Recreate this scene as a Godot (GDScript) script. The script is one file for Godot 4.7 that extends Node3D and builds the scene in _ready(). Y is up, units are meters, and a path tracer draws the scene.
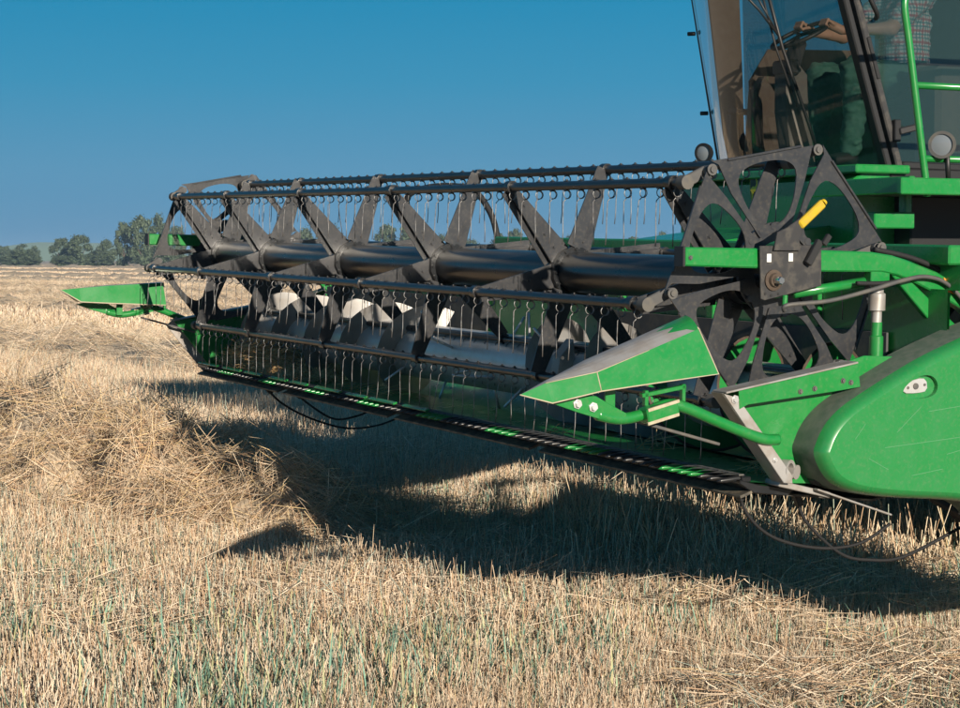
extends Node3D
# A stubble field with a combine harvester's grain header held above it.
# Local frame of the machine: x = u (forward), y = v (up), z = w (from the near end of the header to the far end).

const EYE := 1.85
const REEL_R := 0.53
const REEL_L := 6.56
const PHASE := 0.178
const HB := 0.95            # height of the reel axle above the header's own origin
var O := Vector3(1.1391, EYE - 0.0959, -8.3677)
var BH := Basis(Vector3(-0.89044, 0.00185, 0.45510), Vector3(0.00997, 0.99983, 0.01544), Vector3(-0.45499, 0.01829, -0.89031))
var BC := Basis(Vector3(-0.89044, 0.0, 0.45510), Vector3(0, 1, 0), Vector3(-0.45510, 0.0, -0.89044))
var M := {}
var names := {}
var rng := RandomNumberGenerator.new()

# ---------------------------------------------------------------- helpers
func S(smooth := false) -> SurfaceTool:
	var s := SurfaceTool.new()
	s.begin(Mesh.PRIMITIVE_TRIANGLES)
	s.set_smooth_group(0 if smooth else -1)
	return s
func tri(s: SurfaceTool, a: Vector3, b: Vector3, c: Vector3):
	s.add_vertex(a); s.add_vertex(b); s.add_vertex(c)
func quad(s: SurfaceTool, a: Vector3, b: Vector3, c: Vector3, d: Vector3):
	tri(s, a, b, c); tri(s, a, c, d)
func P(u: float, v: float, w: float) -> Vector3: return Vector3(u, v + HB, w)
func obj(called: String, s, mat: Material, parent: Node = self, at := Vector3.ZERO) -> MeshInstance3D:
	var o := MeshInstance3D.new()
	o.name = called
	if s is SurfaceTool:
		s.generate_normals()
		o.mesh = s.commit()
	else:
		o.mesh = s
	if mat: o.material_override = mat
	o.position = at
	parent.add_child(o, true)
	return o
func numbered(called: String) -> String:
	var n: int = names.get(called, 0)
	names[called] = n + 1
	return called if n == 0 else "%s_%03d" % [called, n]
func thing(called: String, label: String, category: String, at := Vector3.ZERO, basis3 := Basis.IDENTITY, group := "") -> Node3D:
	var o := Node3D.new()
	o.name = numbered(called)
	add_child(o)
	o.transform = Transform3D(basis3, at)
	o.set_meta("label", label); o.set_meta("category", category)
	if group: o.set_meta("group", group)
	return o
func structure(o: Node, label: String):
	o.set_meta("kind", "structure"); o.set_meta("label", label)
func stuff(o: Node, label: String, category: String):
	o.set_meta("kind", "stuff"); o.set_meta("label", label); o.set_meta("category", category)

func box(s: SurfaceTool, c: Vector3, h: Vector3, b := Basis.IDENTITY, bev := 0.0):
	# chamfered box, c centre, h half size
	var e: float = min(bev, min(h.x, min(h.y, h.z)) * 0.6)
	if e <= 0.0:
		var p := []
		for i in 8: p.append(c + b * Vector3(h.x * (1 if i & 1 else -1), h.y * (1 if i & 2 else -1), h.z * (1 if i & 4 else -1)))
		quad(s, p[0], p[1], p[3], p[2]); quad(s, p[4], p[6], p[7], p[5]); quad(s, p[0], p[4], p[5], p[1])
		quad(s, p[2], p[3], p[7], p[6]); quad(s, p[0], p[2], p[6], p[4]); quad(s, p[1], p[5], p[7], p[3])
		return
	var q := {}
	for i in 8:
		var g := Vector3(1 if i & 1 else -1, 1 if i & 2 else -1, 1 if i & 4 else -1)
		for a in 3:
			var v := Vector3(h.x - e, h.y - e, h.z - e)
			v[a] = h[a]
			q[i * 3 + a] = c + b * (v * g)
	for a in 3:
		var o1 := (a + 1) % 3; var o2 := (a + 2) % 3
		for sd in [0, 1]:
			var ids := []
			for k in [[0, 0], [1, 0], [1, 1], [0, 1]]: ids.append((sd << a) | (k[0] << o1) | (k[1] << o2))
			var pp: Array = ids.map(func(i): return q[i * 3 + a])
			if sd == 1: quad(s, pp[0], pp[3], pp[2], pp[1])
			else: quad(s, pp[0], pp[1], pp[2], pp[3])
		for k in [[0, 0], [1, 0], [1, 1], [0, 1]]:   # edges that run along a
			var i0: int = (k[0] << o1) | (k[1] << o2); var i1: int = i0 | (1 << a)
			quad(s, q[i0 * 3 + o1], q[i1 * 3 + o1], q[i1 * 3 + o2], q[i0 * 3 + o2])
	for i in 8: tri(s, q[i * 3], q[i * 3 + 1], q[i * 3 + 2])
func bar(s: SurfaceTool, a: Vector3, b: Vector3, hx: float, hz: float, up := Vector3.UP, bev := 0.0):
	var y := (b - a).normalized()
	var x := up.cross(y).normalized()
	if x.length() < 0.5: x = Vector3.RIGHT.cross(y).normalized()
	box(s, (a + b) * 0.5, Vector3(hx, a.distance_to(b) * 0.5, hz), Basis(x, y, x.cross(y)), bev)
func frame_at(t: Vector3, old: Vector3) -> Vector3:
	var n := old - t * old.dot(t)
	if n.length() < 0.01: n = t.cross(Vector3(0.31, 0.77, 0.55))
	return n.normalized()
func tube(s: SurfaceTool, pts: Array, r: float, n := 8, caps := true, radii := []):
	var rings := []
	var nn := Vector3(0.13, 0.9, 0.41)
	for i in pts.size():
		var t: Vector3
		if i == 0: t = pts[1] - pts[0]
		elif i == pts.size() - 1: t = pts[i] - pts[i - 1]
		else: t = (pts[i] - pts[i - 1]).normalized() + (pts[i + 1] - pts[i]).normalized()
		t = t.normalized()
		nn = frame_at(t, nn)
		var bb := t.cross(nn)
		var rr: float = radii[i] if radii.size() else r
		var ring := []
		for k in n:
			var a := TAU * k / n
			ring.append(pts[i] + (nn * cos(a) + bb * sin(a)) * rr)
		rings.append(ring)
	for i in rings.size() - 1:
		for k in n:
			var k2 := (k + 1) % n
			quad(s, rings[i][k], rings[i][k2], rings[i + 1][k2], rings[i + 1][k])
	if caps:
		for e in [0, rings.size() - 1]:
			for k in n: 
				if e == 0: tri(s, pts[e], rings[e][(k + 1) % n], rings[e][k])
				else: tri(s, pts[e], rings[e][k], rings[e][(k + 1) % n])
func curve(pts: Array, per := 6) -> Array:
	# Catmull-Rom through the points
	var out := []
	for i in pts.size() - 1:
		var p0: Vector3 = pts[max(i - 1, 0)]; var p1: Vector3 = pts[i]; var p2: Vector3 = pts[i + 1]; var p3: Vector3 = pts[min(i + 2, pts.size() - 1)]
		for k in per:
			out.append(p1.cubic_interpolate(p2, p0, p3, float(k) / per))
	out.append(pts[-1])
	return out
func lathe(s: SurfaceTool, c: Vector3, axis: Vector3, prof: Array, n := 20):
	# prof: [r, h] along axis; sharp bends get their own smoothing group
	var ax := axis.normalized()
	var x := frame_at(ax, Vector3(0.2, 0.9, 0.3)); var y := ax.cross(x)
	var grp := 1
	for i in prof.size() - 1:
		if i > 0:
			var d0 := Vector2(prof[i][0] - prof[i - 1][0], prof[i][1] - prof[i - 1][1]).normalized()
			var d1 := Vector2(prof[i + 1][0] - prof[i][0], prof[i + 1][1] - prof[i][1]).normalized()
			if d0.dot(d1) < 0.8: grp += 1
		s.set_smooth_group(grp)
		for k in n:
			var a0 := TAU * k / n; var a1 := TAU * (k + 1) / n
			var e0 := x * cos(a0) + y * sin(a0); var e1 := x * cos(a1) + y * sin(a1)
			var A: Vector3 = c + ax * prof[i][1] + e0 * prof[i][0]; var B: Vector3 = c + ax * prof[i][1] + e1 * prof[i][0]
			var C: Vector3 = c + ax * prof[i + 1][1] + e1 * prof[i + 1][0]; var D: Vector3 = c + ax * prof[i + 1][1] + e0 * prof[i + 1][0]
			if prof[i][0] < 1e-5: tri(s, A, C, D)
			elif prof[i + 1][0] < 1e-5: tri(s, A, B, C)
			else: quad(s, A, B, C, D)
	s.set_smooth_group(-1)
func inset(poly: PackedVector2Array, d: float) -> PackedVector2Array:
	var out := PackedVector2Array()
	var n := poly.size()
	var sgn := -1.0 if Geometry2D.is_polygon_clockwise(poly) else 1.0
	for i in n:
		var a := (poly[i] - poly[(i + n - 1) % n]).normalized(); var b := (poly[(i + 1) % n] - poly[i]).normalized()
		var na := Vector2(-a.y, a.x); var nb := Vector2(-b.y, b.x)
		var m := (na + nb)
		m = m / max(m.length_squared() * 0.5, 0.35)
		out.append(poly[i] + m * d * sgn)
	return out
func V2(a: Array) -> PackedVector2Array:
	var o := PackedVector2Array()
	for p in a: o.append(Vector2(p[0], p[1]))
	return o
func extrude(s: SurfaceTool, poly: PackedVector2Array, w0: float, w1: float, bev := 0.003, off := HB):
	# polygon in (u, v), plate between w0 and w1 with a small chamfer
	var ins := inset(poly, bev) if bev > 0 else poly
	var idx := Geometry2D.triangulate_polygon(ins)
	var dw: float = sign(w1 - w0) * bev
	var rings := [[ins, w0], [poly, w0 + dw], [poly, w1 - dw], [ins, w1]]
	if bev <= 0: rings = [[poly, w0], [poly, w1]]
	for r in rings.size() - 1:
		var a: PackedVector2Array = rings[r][0]; var b: PackedVector2Array = rings[r + 1][0]
		for i in a.size():
			var j := (i + 1) % a.size()
			quad(s, Vector3(a[i].x, a[i].y + off, rings[r][1]), Vector3(a[j].x, a[j].y + off, rings[r][1]), Vector3(b[j].x, b[j].y + off, rings[r + 1][1]), Vector3(b[i].x, b[i].y + off, rings[r + 1][1]))
	for i in range(0, idx.size(), 3):
		var t := [ins[idx[i]], ins[idx[i + 1]], ins[idx[i + 2]]]
		tri(s, Vector3(t[0].x, t[0].y + off, w0), Vector3(t[1].x, t[1].y + off, w0), Vector3(t[2].x, t[2].y + off, w0))
		tri(s, Vector3(t[0].x, t[0].y + off, w1), Vector3(t[2].x, t[2].y + off, w1), Vector3(t[1].x, t[1].y + off, w1))
func ray_poly(c: Vector2, d: Vector2, poly: PackedVector2Array) -> Vector2:
	var best := 1e9
	for i in poly.size():
		var a := poly[i]; var e := poly[(i + 1) % poly.size()] - a
		var den := d.cross(e)
		if absf(den) < 1e-9: continue
		var t := (a - c).cross(e) / den; var q := (a - c).cross(d) / den
		if t > 1e-5 and q >= -1e-5 and q <= 1.00001 and t < best: best = t
	return c + d * (best if best < 1e8 else 0.0)
func holed(s: SurfaceTool, outer: PackedVector2Array, hole: PackedVector2Array, c: Vector2, w0: float, w1: float, off := HB, sides := true):
	# plate with one hole; star-shaped about c
	var angs := []
	for k in 40: angs.append(TAU * k / 40.0)
	for p in outer: angs.append(fposmod((p - c).angle(), TAU))
	angs.sort()
	var o := []; var h := []
	for a in angs:
		var d := Vector2(cos(a), sin(a))
		o.append(ray_poly(c, d, outer)); h.append(ray_poly(c, d, hole))
	var n := angs.size()
	for i in n:
		var j := (i + 1) % n
		for w in ([w0, w1] if sides else [w0]):
			quad(s, Vector3(o[i].x, o[i].y + off, w), Vector3(o[j].x, o[j].y + off, w), Vector3(h[j].x, h[j].y + off, w), Vector3(h[i].x, h[i].y + off, w))
		if sides:
			quad(s, Vector3(o[i].x, o[i].y + off, w0), Vector3(o[j].x, o[j].y + off, w0), Vector3(o[j].x, o[j].y + off, w1), Vector3(o[i].x, o[i].y + off, w1))
		quad(s, Vector3(h[i].x, h[i].y + off, w0), Vector3(h[j].x, h[j].y + off, w0), Vector3(h[j].x, h[j].y + off, w1), Vector3(h[i].x, h[i].y + off, w1))
func chaikin(p: PackedVector2Array, n := 3, q := 0.25) -> PackedVector2Array:
	for k in n:
		var o := PackedVector2Array()
		for i in p.size():
			var a := p[i]; var b := p[(i + 1) % p.size()]
			o.append(a.lerp(b, q)); o.append(a.lerp(b, 1.0 - q))
		p = o
	return p
func bolt(s: SurfaceTool, c: Vector3, axis: Vector3, r := 0.012, h := 0.009):
	lathe(s, c, axis, [[r * 1.5, 0.0], [r * 1.5, h * 0.3], [r, h * 0.3], [r, h], [0.0, h]], 6)

# ---------------------------------------------------------------- materials
func noise_tex(seed_n: int, freq: float, cols: Array, size := 512, octaves := 4, kind := FastNoiseLite.TYPE_SIMPLEX_SMOOTH) -> NoiseTexture2D:
	var n := FastNoiseLite.new()
	n.seed = seed_n; n.frequency = freq; n.noise_type = kind
	n.fractal_octaves = octaves
	var g := Gradient.new()
	var of := PackedFloat32Array(); var cc := PackedColorArray()
	for c in cols:
		of.append(c[0]); cc.append(c[1])
	g.offsets = of; g.colors = cc
	var t := NoiseTexture2D.new()
	t.width = size; t.height = size; t.seamless = true; t.noise = n; t.color_ramp = g
	return t
func lin(r: float, g: float, b: float) -> Color: return Color(r, g, b).linear_to_srgb()
func paint(called: String, base: Color, dust: Color, amount: float, rough: float, metal := 0.0, coat := 0.0, sd := 1, scale := 0.7, dusty := 0.0) -> StandardMaterial3D:
	var m := StandardMaterial3D.new()
	m.albedo_texture = noise_tex(sd, 0.012, [[0.0, base], [0.5 - amount * 0.2, base], [0.72, base.lerp(dust, amount)], [0.86, base.lerp(dust, amount * 0.4)], [1.0, base.lerp(dust, amount * 1.3)]], 512, 6)
	m.roughness_texture = noise_tex(sd + 50, 0.02, [[0.0, Color(rough * 0.8, rough * 0.8, rough * 0.8)], [1.0, Color(min(1.0, rough * 1.3), min(1.0, rough * 1.3), min(1.0, rough * 1.3))]], 256, 5)
	m.roughness = 1.0
	m.metallic = metal
	m.uv1_triplanar = true; m.uv1_scale = Vector3.ONE * scale
	if dusty > 0.0:
		# specks and smears of chaff dust over the paint
		m.detail_enabled = true; m.detail_blend_mode = BaseMaterial3D.BLEND_MODE_MIX
		if not M.has("dust_mask"):
			M.dust_mask = noise_tex(301, 0.035, [[0.0, Color(0.0, 0.0, 0.0)], [0.42, Color(0.01, 0.01, 0.01)], [0.60, Color(0.035, 0.035, 0.035)], [0.72, Color(0.07, 0.07, 0.07)], [1.0, Color(0.20, 0.20, 0.20)]], 1024, 8)
		if not M.has("dust_tone"):
			M.dust_tone = noise_tex(302, 0.05, [[0.0, lin(0.16, 0.13, 0.09)], [1.0, lin(0.32, 0.27, 0.19)]], 256, 4)
		m.detail_albedo = M.dust_tone; m.detail_mask = M.dust_mask
	if coat > 0: m.clearcoat_enabled = true; m.clearcoat = coat; m.clearcoat_roughness = 0.25
	M[called] = m
	return m
func plain(called: String, c: Color, rough := 0.6, metal := 0.0) -> StandardMaterial3D:
	var m := StandardMaterial3D.new()
	m.albedo_color = c; m.roughness = rough; m.metallic = metal
	M[called] = m
	return m
func make_materials():
	var dust := lin(0.36, 0.29, 0.19)
	paint("green", lin(0.006, 0.190, 0.034), lin(0.05, 0.21, 0.06), 0.4, 0.29, 0.0, 0.5, 3, 1.1, 1.0)
	paint("shield_green", lin(0.013, 0.188, 0.046), lin(0.05, 0.20, 0.07), 0.28, 0.28, 0.0, 0.5, 5, 1.3, 1.0)
	paint("dusty_green", lin(0.070, 0.105, 0.075), lin(0.13, 0.145, 0.115), 0.8, 0.75, 0.0, 0.0, 6, 2.5)
	paint("black_steel", lin(0.009, 0.010, 0.012), lin(0.06, 0.052, 0.042), 0.25, 0.30, 0.0, 0.25, 11, 0.8)
	paint("grey_plate", lin(0.024, 0.0255, 0.030), lin(0.050, 0.050, 0.052), 0.35, 0.34, 0.0, 0.2, 13, 1.1, 1.0)
	paint("bracket", lin(0.020, 0.020, 0.022), lin(0.085, 0.075, 0.06), 0.6, 0.55, 0.0, 0.0, 17, 2.2)
	paint("worn_steel", lin(0.36, 0.35, 0.34), lin(0.24, 0.19, 0.15), 0.5, 0.42, 0.35, 0.0, 19, 1.2)
	paint("bright_steel", lin(0.66, 0.66, 0.66), lin(0.48, 0.43, 0.36), 0.3, 0.34, 0.6, 0.0, 23, 1.0)
	paint("flight_steel", lin(0.30, 0.295, 0.29), lin(0.22, 0.185, 0.15), 0.5, 0.42, 0.3, 0.0, 24, 1.0)
	paint("rust", lin(0.050, 0.033, 0.022), lin(0.10, 0.075, 0.055), 0.6, 0.75, 0.0, 0.0, 29, 3.0)
	paint("bare_primer", lin(0.40, 0.36, 0.26), lin(0.30, 0.23, 0.15), 0.5, 0.6, 0.0, 0.0, 31, 4.0)
	paint("under_steel", lin(0.06, 0.055, 0.048), dust, 0.6, 0.6, 0.3, 0.0, 37, 1.5)
	paint("rubber", lin(0.02, 0.02, 0.021), lin(0.11, 0.09, 0.07), 0.5, 0.85, 0.0, 0.0, 41, 1.2)
	paint("tine", lin(0.26, 0.26, 0.26), lin(0.09, 0.07, 0.06), 0.6, 0.42, 0.5, 0.0, 43, 6.0)
	paint("yellow", lin(0.46, 0.31, 0.008), lin(0.30, 0.22, 0.09), 0.4, 0.5, 0.0, 0.0, 47, 4.0)
	paint("dull_grey", lin(0.065, 0.065, 0.067), lin(0.13, 0.115, 0.09), 0.6, 0.6, 0.0, 0.0, 53, 1.5)
	paint("cab_grey", lin(0.13, 0.12, 0.105), lin(0.17, 0.15, 0.12), 0.4, 0.8, 0.0, 0.0, 59, 2.0)
	paint("cab_brown", lin(0.12, 0.09, 0.065), lin(0.16, 0.13, 0.10), 0.4, 0.85, 0.0, 0.0, 61, 2.0)
	paint("trousers", lin(0.035, 0.13, 0.095), lin(0.09, 0.20, 0.15), 0.5, 0.9, 0.0, 0.0, 67, 3.0)
	plain("black", lin(0.011, 0.011, 0.012), 0.5)
	plain("hose", lin(0.008, 0.008, 0.009), 0.75)
	plain("white_dot", lin(0.62, 0.62, 0.60), 0.6)
	plain("lens", lin(0.16, 0.18, 0.20), 0.12)
	plain("chrome", lin(0.75, 0.75, 0.74), 0.22, 1.0)
	plain("skin", lin(0.40, 0.23, 0.15), 0.55)
	plain("hair", lin(0.06, 0.04, 0.025), 0.7)
	plain("scuff", lin(0.07, 0.22, 0.10), 0.6)
	plain("orange", lin(0.72, 0.22, 0.02), 0.6)
	plain("emblem_yellow", lin(0.65, 0.47, 0.02), 0.5)
	plain("emblem_dark", lin(0.008, 0.03, 0.012), 0.5)
	var g := StandardMaterial3D.new()
	g.albedo_color = Color(0.07, 0.18, 0.175, 0.38); g.transparency = BaseMaterial3D.TRANSPARENCY_ALPHA; g.roughness = 0.03
	M.glass = g
	var g2 := StandardMaterial3D.new()
	g2.albedo_color = Color(0.17, 0.24, 0.23, 0.40); g2.transparency = BaseMaterial3D.TRANSPARENCY_ALPHA; g2.roughness = 0.06
	M.door_glass = g2
	M.plaid = plaid()
	var v := StandardMaterial3D.new()
	v.vertex_color_use_as_albedo = true; v.roughness = 0.62; v.metallic_specular = 0.4
	M.straw = v
	var lf := v.duplicate()
	lf.backlight = Color(0.35, 0.4, 0.2)
	M.leaf = lf
func plaid() -> StandardMaterial3D:
	var im := Image.create(256, 256, false, Image.FORMAT_RGB8)
	im.fill(Color(0.80, 0.84, 0.84))
	for y in 256:
		for x in 256:
			var c := Color(0.80, 0.84, 0.84)
			for t in [x, y]:
				var k: int = t % 64
				if k < 13: c = c.lerp(Color(0.62, 0.13, 0.16), 0.62)
				elif k >= 22 and k < 31: c = c.lerp(Color(0.15, 0.42, 0.45), 0.6)
				elif k >= 42 and k < 51: c = c.lerp(Color(0.15, 0.42, 0.45), 0.6)
			im.set_pixel(x, y, c)
	var m := StandardMaterial3D.new()
	m.albedo_texture = ImageTexture.create_from_image(im)
	m.uv1_triplanar = true; m.uv1_scale = Vector3.ONE * 3.4
	m.roughness = 0.9
	return m
const SUN_EL := 15.5
const SUN_AZ := -0.43
const SKEW := -0.022

# ---------------------------------------------------------------- the header
func pin(k: int, r := REEL_R, c := Vector2.ZERO, da := 0.0) -> Vector2:
	var a := PHASE + k * PI / 3.0 + da
	return c + Vector2(-cos(a), sin(a)) * r
func make_tine() -> ArrayMesh:
	# spring coil under the bar, then a wire that hangs down with two soft bends
	var s := S(true)
	var pts := []
	for i in 19:
		var a := PI * 0.5 + TAU * 1.5 * i / 18.0
		pts.append(Vector3(cos(a) * 0.0185, -0.041 + sin(a) * 0.0185, -0.009 + 0.012 * i / 18.0))
	pts.append(Vector3(0.015, -0.075, 0.004))
	pts.append(Vector3(0.017, -0.15, 0.004))
	pts.append(Vector3(0.015, -0.21, 0.004))
	pts.append(Vector3(0.018, -0.265, 0.004))
	tube(s, pts, 0.0022, 5)
	return done(s)
func done(s: SurfaceTool) -> ArrayMesh:
	s.generate_normals()
	return s.commit()
func build_header() -> Node3D:
	var h := thing("harvester_header", "wide black and green grain header with tined reel, held up in front of the harvester", "header", O - BH.y * HB, BH)
	# --- reel tube
	var s := S()
	lathe(s, P(0, 0, 0.0), Vector3(0, 0, 1), [[0.0, 0.0], [0.098, 0.0], [0.098, REEL_L], [0.0, REEL_L]], 40)
	obj("reel_tube", s, M.black_steel, h)
	# --- spiders
	var arm_shape := []
	for k in 6:
		s = S()
		var d := pin(k, 1.0); var n := Vector2(-d.y, d.x)
		var root := d * 0.085; var tip := d * (REEL_R - 0.005)
		extrude(s, PackedVector2Array([root + n * 0.062, root - n * 0.062, tip - n * 0.024, tip + n * 0.020]), -0.005, 0.005, 0.0015)
		# folded flange along one edge
		var e0 := d * 0.11 - n * 0.059; var e1 := tip - n * 0.026
		if k in [1, 4]:   # these two are folded towards the near end, on their leading edge
			var q: float = 1.0 if k == 1 else -1.0
			e0 = d * 0.11 - n * 0.059 * q; e1 = tip - n * 0.026 * q
			bar(s, P(e0.x, e0.y, -0.040), P(e1.x, e1.y, -0.026), 0.003, 0.036, Vector3(n.x, n.y, 0))
		else:
			bar(s, P(e0.x, e0.y, 0.030), P(e1.x, e1.y, 0.018), 0.003, 0.026, Vector3(n.x, n.y, 0))
		for q in [0.16, 0.24, 0.42]: bolt(s, P(d.x * q, d.y * q, -0.005), Vector3(0, 0, -1), 0.008, 0.008)
		arm_shape.append(done(s))
	s = S()
	lathe(s, Vector3(0, HB, -0.035), Vector3(0, 0, 1), [[0.0985, 0.0], [0.125, 0.0], [0.125, 0.07], [0.0985, 0.07]], 12)
	for k in 12:
		var a := TAU * k / 12.0
		bolt(s, Vector3(cos(a) * 0.112, HB + sin(a) * 0.112, -0.035), Vector3(0, 0, -1), 0.008, 0.01)
	var hub := done(s)
	for w in [0.10, 1.52, 2.88, 4.20, 5.48, 6.42]:
		var sp := obj("reel_spider", hub, M.black_steel, h, Vector3(0, 0, w))
		for k in 6: obj("spider_arm", arm_shape[k], M.grey_plate, sp)
	# --- tine bars
	var tine := make_tine()
	s = S()
	box(s, Vector3(0, -0.001, 0), Vector3(0.010, 0.024, 0.014), Basis.IDENTITY, 0.003)
	bolt(s, Vector3(-0.0, 0.021, 0), Vector3(0, 1, 0), 0.006, 0.008)
	var clip := done(s)
	s = S()
	var cr := Vector2(-0.083, 0.048)
	bar(s, Vector3(0, 0, 0), Vector3(cr.x, cr.y, -0.03), 0.024, 0.010, Vector3(0, 0, 1), 0.004)
	lathe(s, Vector3(0, 0, -0.022), Vector3(0, 0, 1), [[0, 0], [0.030, 0], [0.030, 0.05], [0, 0.05]], 14)
	lathe(s, Vector3(cr.x, cr.y, -0.06), Vector3(0, 0, 1), [[0, 0], [0.022, 0], [0.022, 0.04], [0, 0.04]], 12)
	var crank := done(s)
	for k in 6:
		var p := pin(k)
		s = S()
		lathe(s, Vector3(0, 0, 0), Vector3(0, 0, 1), [[0, 0], [0.0205, 0], [0.0205, REEL_L], [0, REEL_L]], 14)
		for w in [0.10, 1.52, 2.88, 4.20, 5.48, 6.42]:
			lathe(s, Vector3(0, 0, w - 0.022), Vector3(0, 0, 1), [[0.0205, 0], [0.031, 0], [0.031, 0.044], [0.0205, 0.044]], 12)
		var tb := obj("tine_bar", s, M.black_steel, h, P(p.x, p.y, 0))
		for i in 50:
			var w := 0.06 + i * 0.1312
			var t := obj("tine", tine, M.tine, tb, Vector3(0, 0, w))
			t.rotation = Vector3(rng.randf_range(-0.05, 0.05), rng.randf_range(-0.2, 0.2), rng.randf_range(-0.05, 0.05) + 0.02 + (rng.randf_range(-0.22, 0.22) if rng.randf() < 0.06 else 0.0))
			if k in [1, 2, 3, 4]: obj("tine_clip", clip, M.black_steel, tb, Vector3(0, 0, w + 0.002))
		obj("bar_crank", crank, M.dull_grey, tb)
		var c2 := obj("bar_crank", crank, M.dull_grey, tb, Vector3(0, 0, REEL_L))
		c2.scale.z = -1
	# --- slotted end plates, six bolted panels each
	var c := Vector2(-0.083, 0.048)
	for side in [0, 1]:
		var w0 := -0.075 if side == 0 else REEL_L + 0.065
		s = S()
		lathe(s, P(c.x, c.y, w0 + 0.012), Vector3(0, 0, 1), [[0.12, 0], [0.20, 0], [0.20, 0.014], [0.12, 0.014], [0.12, 0]], 36)
		for k in 18:
			var a := TAU * k / 18.0
			lathe(s, P(c.x + cos(a) * 0.185, c.y + sin(a) * 0.185, w0 + 0.01), Vector3(0, 0, -1), [[0.016, 0], [0.016, 0.012], [0, 0.012]], 8)
		var ep := obj("reel_end_plate", s, M.grey_plate, h)
		for k in 6:
			s = S()
			var outer := PackedVector2Array()
			outer.append(pin(k, 0.165, c, 0.06)); outer.append(pin(k, 0.40, c, 0.035)); outer.append(pin(k, 0.53, c, 0.052)); outer.append(pin(k, 0.562, c, 0.022)); outer.append(pin(k, 0.558, c, -0.02) .lerp(pin(k, 0.56, c, 0.03), 0.3))
			outer.append(pin(k + 1, 0.565, c, -0.035)); outer.append(pin(k + 1, 0.53, c, -0.075)); outer.append(pin(k + 1, 0.40, c, -0.035)); outer.append(pin(k + 1, 0.165, c, -0.06))
			for q in 3: outer.append(pin(k, 0.16, c, PI / 3.0 * (0.75 - 0.25 * q)))
			var mid := PI / 6.0
			var hole := chaikin(PackedVector2Array([pin(k, 0.195, c, mid - 0.26), pin(k, 0.30, c, mid - 0.42), pin(k, 0.485, c, mid - 0.35), pin(k, 0.485, c, mid + 0.35), pin(k, 0.30, c, mid + 0.42), pin(k, 0.195, c, mid + 0.26)]), 3)
			holed(s, outer, hole, pin(k, 0.355, c, mid), w0, w0 + 0.007)
			var seg := obj("plate_panel", s, M.grey_plate, ep)
			s = S()
			var ra := pin(k, 0.525, c, 0.16); var rb := pin(k + 1, 0.525, c, -0.16)
			var dirn := -1.0 if side == 0 else -1.0
			bar(s, P(ra.x, ra.y, w0 + dirn * 0.003), P(rb.x, rb.y, w0 + dirn * 0.003), 0.005, 0.006, Vector3(0, 0, 1), 0.002)
			obj("pressed_rib", s, M.grey_plate, seg)
			s = S()
			var pk := pin(k, 0.535, c)
			lathe(s, P(pk.x, pk.y, w0 - 0.001), Vector3(0, 0, -1), [[0.024, 0], [0.024, 0.006], [0.013, 0.006], [0.013, 0.014], [0, 0.014]], 12)
			obj("pivot_bolt", s, M.dull_grey, seg)
	build_reel_arms(h)
	build_ends(h)
	build_trough(h)
	return h

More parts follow.
